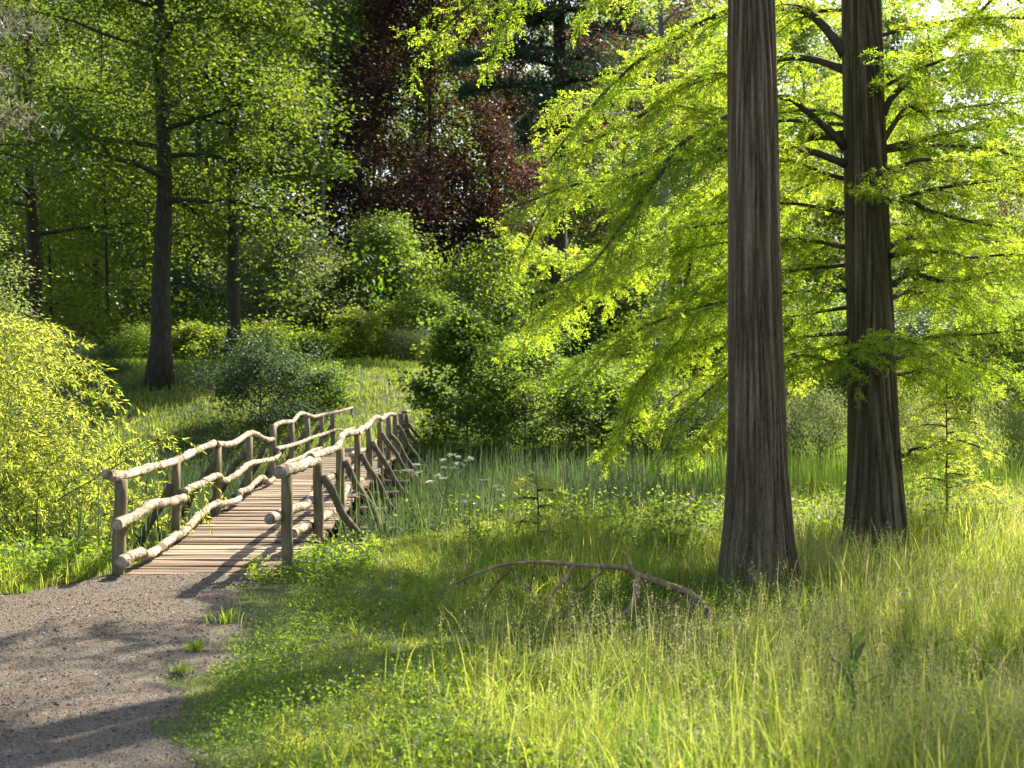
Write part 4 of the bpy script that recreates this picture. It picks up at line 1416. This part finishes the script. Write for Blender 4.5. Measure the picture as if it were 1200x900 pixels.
V, f, rv = reed_patch(38000, 15.5, 35, -0.45, 0.19, 1.0, 1.8, 0.012, 0.028, 0.9,
                      lambda x, y: (y > edge_near(x) + 1.0) & (y < edge_far(x) + 0.8) & (x + rng.normal(0, 0.5, len(x)) < 3.4))
tag(obj('reeds', mesh_from('reeds', V, f, rv), M['reed']), 'blue-green reeds filling the stream beside the bridge', 'reeds', kind='stuff')
V, f, rv = reed_patch(40000, 18.5, 35, 0.08, 0.45, 0.8, 1.55, 0.010, 0.019, 0.35,
                      lambda x, y: (y > edge_near(x) + 0.7) & (y < edge_far(x) + 0.8) & (x + rng.normal(0, 0.5, len(x)) > 3.2))
tag(obj('sedge', mesh_from('sedge', V, f, rv), M['sedge']), 'fresh green sedge in the stream behind the conifer trunks', 'sedge', kind='stuff')


# low leafy weeds
def weed_mass(n, test, d0, d1, a0, a1, hmax, ls):
    x, y = wedge(n, d0, d1, a0, a1)
    k = test(x, y) & keep_off(x, y)
    x, y = x[k], y[k]
    m = len(x)
    rep = 14
    hh = hmax * rng.uniform(0.35, 1.1, m)
    px2 = np.repeat(x, rep) + rng.normal(0, 0.05, m * rep)
    py2 = np.repeat(y, rep) + rng.normal(0, 0.05, m * rep)
    zz = np.repeat(H(x, y), rep) + np.repeat(hh, rep) * rng.uniform(0.25, 1.0, m * rep)
    pos = np.stack([px2, py2, zz], -1)
    d = rdirs(len(pos), 0.1, 0.5)
    L = ls * rng.uniform(0.6, 1.4, len(pos))
    return leaves(pos, d, nrm(rng.normal(0, 0.4, (len(pos), 3)) + np.array([0, 0, 1.0])), L, L * 0.55)


V = weed_mass(5200, lambda x, y: (y < edge_near(x) + 1.6) & (y > edge_near(x) - 3.2) & (vnoise(x * 1.1, y * 1.1, 91) > 0.42), 12.5, 21, -0.03, 0.40, 0.55, 0.060)
V1 = weed_mass(9000, lambda x, y: (x - xr(y) > 0.3) & (vnoise(x * 1.4, y * 1.4, 92) + rng.normal(0, 0.1, len(x)) > 0.50 + 0.12 * (x < -0.6)), 5.8, 15, -0.25, 0.42, 0.22, 0.030)
V2 = weed_mass(900, lambda x, y: (np.abs(x + 2.0) < 0.55) & (y > 13.4) & (y < 16.5), 13.2, 16.6, -0.2, -0.05, 0.24, 0.05)
V3 = weed_mass(2600, lambda x, y: (y > yl(x) + 0.25) & (y < edge_near(x) + 1.5) & (x < -4.1), 11, 18, -0.44, -0.22, 0.38, 0.055)
V4 = weed_mass(12000, lambda x, y: (x - xr(y) > 0.15) & (vnoise(x * 0.9, y * 0.9, 95) + rng.normal(0, 0.2, len(x)) > 0.45), 5.6, 15.5, -0.25, 0.42, 0.20, 0.021)
V5 = weed_mass(900, lambda x, y: (np.abs(path_d(x, y)) < 0.25) & (x > -4), 6, 14, -0.3, -0.1, 0.06, 0.022)
tag(obj('leafy_weeds', leaf_mesh('leafy_weeds', np.concatenate([V, V1, V2, V3, V4, V5])), M['weed']), 'low leafy weeds along the stream bank', 'weeds', kind='stuff')

# small tufts of grass growing on the path edge
for i, (pxx, pyy, s, lab) in enumerate([(265, 733, 0.17, 'grass tuft standing alone on the gravel near the bridge'), (228, 768, 0.10, 'flat green weed tuft on the gravel edge'),
                                        (212, 793, 0.08, 'lowest small weed tuft on the gravel edge'), (22, 698, 0.13, 'dark round grass tuft at the left path edge'),
                                        (290, 662, 0.10, 'weed tuft growing at the near deck edge')]):
    D = EYE * F / (pyy - HOR)
    x0 = (pxx - 600) / F * D
    n = 130
    rr = np.abs(rng.normal(0, 0.07, n)) * s / 0.12
    aa = rng.random(n) * 6.28
    xx, yy = rr * np.cos(aa), rr * np.sin(aa)
    V, f, rv = blades(xx, yy, np.zeros(n), rng.uniform(0.4, 1.1, n) * s, rng.uniform(0.004, 0.008, n), rng.uniform(0.1, 0.9, n), rng.random(n), aa)
    o = obj('grass_tuft', mesh_from('grass_tuft', V, f, rv), M['grass'], loc=(x0, D, float(path_z(x0, D))))
    tag(o, lab, 'grass tuft')

# ------------------------------------------------------------------ fallen branch
def Z6(zx, zy):
    pxx, pyy = 450 + zx * 0.375, 500 + zy * 0.375
    D = np.interp(pxx, [500, 850], [12.1, 11.2])
    return P(pxx, pyy, D)


OF = P(840, 745, 11.2)
fb = empty('fallen_branch', tuple(OF), 'bare fallen branch arching over the grass in front of the nearest trunk', 'branch')


def fbranch(name, zp, r0, r1, dy=0.0, n=None):
    p = np.array([Z6(*q) for q in zp])
    if dy:
        p[:, 1] += np.linspace(0, dy, len(p))
    p = rpath(p, n or len(p) * 5)
    p += np.cumsum(rng.normal(0, 0.0022, p.shape), axis=0)
    mb = MB()
    mb.tube(p - OF, 0.85 * np.linspace(r0, r1, len(p)) * (0.9 + 0.25 * vnoise(np.arange(len(p)) * 0.6, np.zeros(len(p)), len(zp))), 10, wob=0.15, seed=len(zp))
    return mb.build(name, M['deadwood'], fb)


fbranch('main_stem', [(1062, 690), (1050, 655), (1030, 600), (1000, 555), (950, 515), (880, 490), (790, 460), (720, 436), (600, 430), (460, 422), (340, 440), (220, 490), (140, 545)], 0.046, 0.008)
for zp, r, dy in [([(595, 432), (560, 465), (530, 490), (480, 550), (400, 585)], 0.017, -0.5), ([(468, 425), (460, 490), (452, 570)], 0.010, 0.3),
                  ([(692, 442), (650, 490), (600, 550), (580, 590)], 0.013, 0.4), ([(792, 465), (782, 520), (750, 560), (690, 585), (630, 607), (540, 632)], 0.022, -0.6),
                  ([(788, 470), (796, 550), (812, 640)], 0.012, 0.3), ([(778, 450), (760, 420), (742, 395)], 0.011, 0.1),
                  ([(930, 525), (890, 570), (850, 574), (800, 574)], 0.013, 0.4), ([(945, 535), (962, 600), (985, 640), (1003, 672)], 0.013, -0.3),
                  ([(410, 468), (450, 500), (485, 545)], 0.009, -0.3), ([(400, 440), (350, 500), (310, 560)], 0.011, 0.4)]:
    fbranch('side_branch', zp, r * 1.35, 0.006, dy)


# ------------------------------------------------------------------ flowering and upright plants
def cow_parsley(loc, ht, nu, s, label, group=None):
    root = empty('cow_parsley', tuple(loc), label, 'wild flower', group)
    rs_ = np.random.default_rng(int(abs(loc[0]) * 1000 + loc[1] * 77))
    mb = MB()
    t = np.linspace(0, 1, 6)[:, None]
    stem = np.array([0, 0, 0.0]) + np.array([rs_.normal(0, 0.06), rs_.normal(0, 0.06), ht]) * t
    mb.tube(stem, np.linspace(0.006, 0.0035, 6), 5, cap=False)
    fl = []
    for u in range(nu):
        a = u * 2.4 + rs_.random()
        h0 = rs_.uniform(0.55, 0.9) * ht
        e = np.array([math.cos(a) * rs_.uniform(0.3, 1) * s * 2.4, math.sin(a) * rs_.uniform(0.3, 1) * s * 2.4, ht * rs_.uniform(0.9, 1.08)])
        b = np.array([np.interp(h0, stem[:, 2], stem[:, j]) for j in range(3)])
        p = b + (e - b) * t + np.array([0, 0, -0.04]) * np.sin(t * math.pi)
        mb.tube(p, 0.0028, 4, cap=False)
        for _ in range(9):
            c = e + rs_.normal(0, 1, 3) * np.array([s, s, s * 0.4]) * 0.42
            mb.tube(np.array([e - [0, 0, s * 0.5], c]), 0.0012, 3, cap=False)
            m = 14
            q = c + rs_.normal(0, 1, (m, 3)) * np.array([0.012, 0.012, 0.004]) * (s / 0.05)
            fl.append(leaves(q, rdirs(m, 0, 0.3), rdirs(m, 2.5), rs_.uniform(0.010, 0.018, m), rs_.uniform(0.009, 0.014, m)))
    mb.build('stem', M['stem'], root)
    V = np.concatenate(fl)
    obj('flower_head', leaf_mesh('flower_head', V), M['umbel'], root)
    # ferny leaves
    m = 60
    q = np.stack([rs_.normal(0, 0.09, m), rs_.normal(0, 0.09, m), rs_.uniform(0.1, 0.6, m) * ht], -1)
    obj('leaf', leaf_mesh('leaf', leaves(q, rdirs(m, 0, 0.4), rdirs(m, 2), 0.08, 0.028)), M['weed'], root)
    return root


for pxx, pyy, D, nu, s, lab in [
    (484, 549, 16.8, 5, 0.055, 'cow parsley with a wide white head against the bridge braces'),
    (527, 541, 17.2, 5, 0.055, 'cow parsley topmost of the white flowers right of the bridge'),
    (545, 541, 17.6, 3, 0.050, 'cow parsley just right of the topmost white flower'),
    (510, 562, 16.4, 3, 0.045, 'small cow parsley below the wide white head'),
    (577, 567, 16.4, 3, 0.045, 'cow parsley standing left of the yellow sapling'),
    (550, 586, 15.6, 2, 0.035, 'lowest tiny cow parsley among the reeds'),
    (1062, 702, 10.6, 4, 0.055, 'cow parsley in front of the mossy conifer trunk'),
    (1040, 728, 10.0, 4, 0.05, 'shorter cow parsley left in the right-hand meadow'),
    (1100, 882, 6.9, 3, 0.030, 'small white cow parsley at the bottom right corner'),
]:
    top = P(pxx, pyy, D)
    zg = float(H(top[0], top[1]))
    cow_parsley(np.array([top[0], top[1], zg]), top[2] - zg, nu, s, lab)


def sapling(loc, ht, r, nbr, bl, label):
    root = empty('sapling', tuple(loc), label, 'sapling')
    mb = MB()
    t = np.linspace(0, 1, 8)[:, None]
    st = np.array([0, 0, -0.1]) + np.array([rng.normal(0, 0.02), 0, ht + 0.1]) * t + rng.normal(0, 0.008, (8, 3)) * t
    mb.tube(st, np.linspace(r, r * 0.25, 8), 7)
    fr_ = []
    m2 = MB()
    for q in range(nbr):
        u = 0.32 + 0.66 * q / nbr
        o = np.array([np.interp(u, t[:, 0], st[:, j]) for j in range(3)])
        az = q * 2.399
        l = bl * (1.15 - u) * rng.uniform(0.7, 1.3) + 0.1
        d = np.array([math.cos(az), math.sin(az), 0.25])
        p = o + d * l * np.linspace(0, 1, 6)[:, None] - np.array([0, 0, 0.3 * l]) * np.linspace(0, 1, 6)[:, None] ** 2
        conifer_limb(p, 0.006, m2, fr_, start=0.05, twig_len=0.3, spacing=0.045, fspace=0.035, flen=0.13)
    mb.build('stem', M['bark_limb'], root)
    m2.build('twig', M['bark_limb'], root)
    build_fronds('foliage', fr_, root, 0, M['willow_leaf'], K=6)
    return root


b = P(632, 650, 15.6)
sapling((b[0], 15.6, float(H(b[0], 15.6))), (EYE - (543 - HOR) / F * 15.6) - float(H(b[0], 15.6)), 0.016, 8, 0.34, 'slim yellow-tipped sapling above the fallen branch')
b = P(1110, 600, 18.0)
sapling((b[0], 18.0, float(H(b[0], 18.0))), (EYE - (440 - HOR) / F * 18.0) - float(H(b[0], 18.0)), 0.020, 16, 0.75, 'young feathery sapling right of the mossy conifer trunk')

# tall dark-leaved plant in the foreground
b = P(998, 905, 7.3)
zb = float(H(b[0], 7.3))
pl = empty('tall_plant', (b[0], 7.3, zb), 'dark upright plant with long lance leaves in the right foreground grass', 'plant')
mb = MB()
mb.tube(np.array([[0, 0, -0.05], [0.01, 0, 0.35], [0.0, 0.01, 0.66]]), 0.007, 6)
mb.build('stem', M['stem'], pl)
for q in range(11):
    z = 0.10 + 0.046 * q
    az = q * 2.399 + 0.3
    l = 0.27 - 0.006 * q
    el = 0.55 + 0.06 * q
    m = 6
    t = np.linspace(0, 1, m)[:, None]
    d = np.array([math.cos(az) * math.cos(el), math.sin(az) * math.cos(el), math.sin(el)])
    mid = np.array([0, 0, z]) + d * l * t - np.array([0, 0, 0.06]) * t ** 2
    sv = np.array([-math.sin(az), math.cos(az), 0])
    w = 0.021 * np.sin(np.clip(t * 0.93 + 0.07, 0, 1) * math.pi) ** 0.7
    V = np.stack([mid - sv * w + [0, 0, 0.006], mid, mid + sv * w + [0, 0, 0.006]], 1)
    i = np.arange(m - 1)[:, None] * 3
    f = np.concatenate([np.stack([i[:, 0] + e, i[:, 0] + e + 1, i[:, 0] + e + 4, i[:, 0] + e + 3], -1) for e in (0, 1)])
    obj('leaf', mesh_from('leaf', V, f, rng.random(len(f)), smooth=True), M['darkweed'], pl)

# dry reed stalks standing in the reeds
stalk_px = [(628, 552), (640, 560), (655, 556), (668, 548), (697, 546), (702, 553), (716, 556), (728, 545), (740, 548), (770, 542), (779, 545), (781, 550), (645, 566), (690, 560), (748, 556), (826, 562), (828, 556), (760, 566), (610, 563), (675, 572)]
for i, (pxx, pyy) in enumerate(stalk_px):
    D = 20.5 + 3.5 * rng.random()
    tp = P(pxx, pyy - 10, D)
    zg = float(H(tp[0], D))
    h = tp[2] - zg
    mb = MB()
    mb.tube(np.array([[0, 0, -0.1], [rng.normal(0, 0.02), 0, h * 0.5], [rng.normal(0, 0.05), 0, h * 0.86]]), 0.010, 5)
    q = rng.normal(0, 0.05)
    mb.tube(np.array([[q, 0, h * 0.80], [q, 0, h * 0.84], [q, 0, h * 0.97], [q, 0, h]]), np.array([0.010, 0.018, 0.017, 0.006]), 7)
    o = mb.build('reed_stalk', M['stalk'])
    o.location = (tp[0], D, zg)
    tag(o, 'dry brown reed stalk standing among the blue-green reeds', 'reed stalk', 'dry stalks in the reeds')
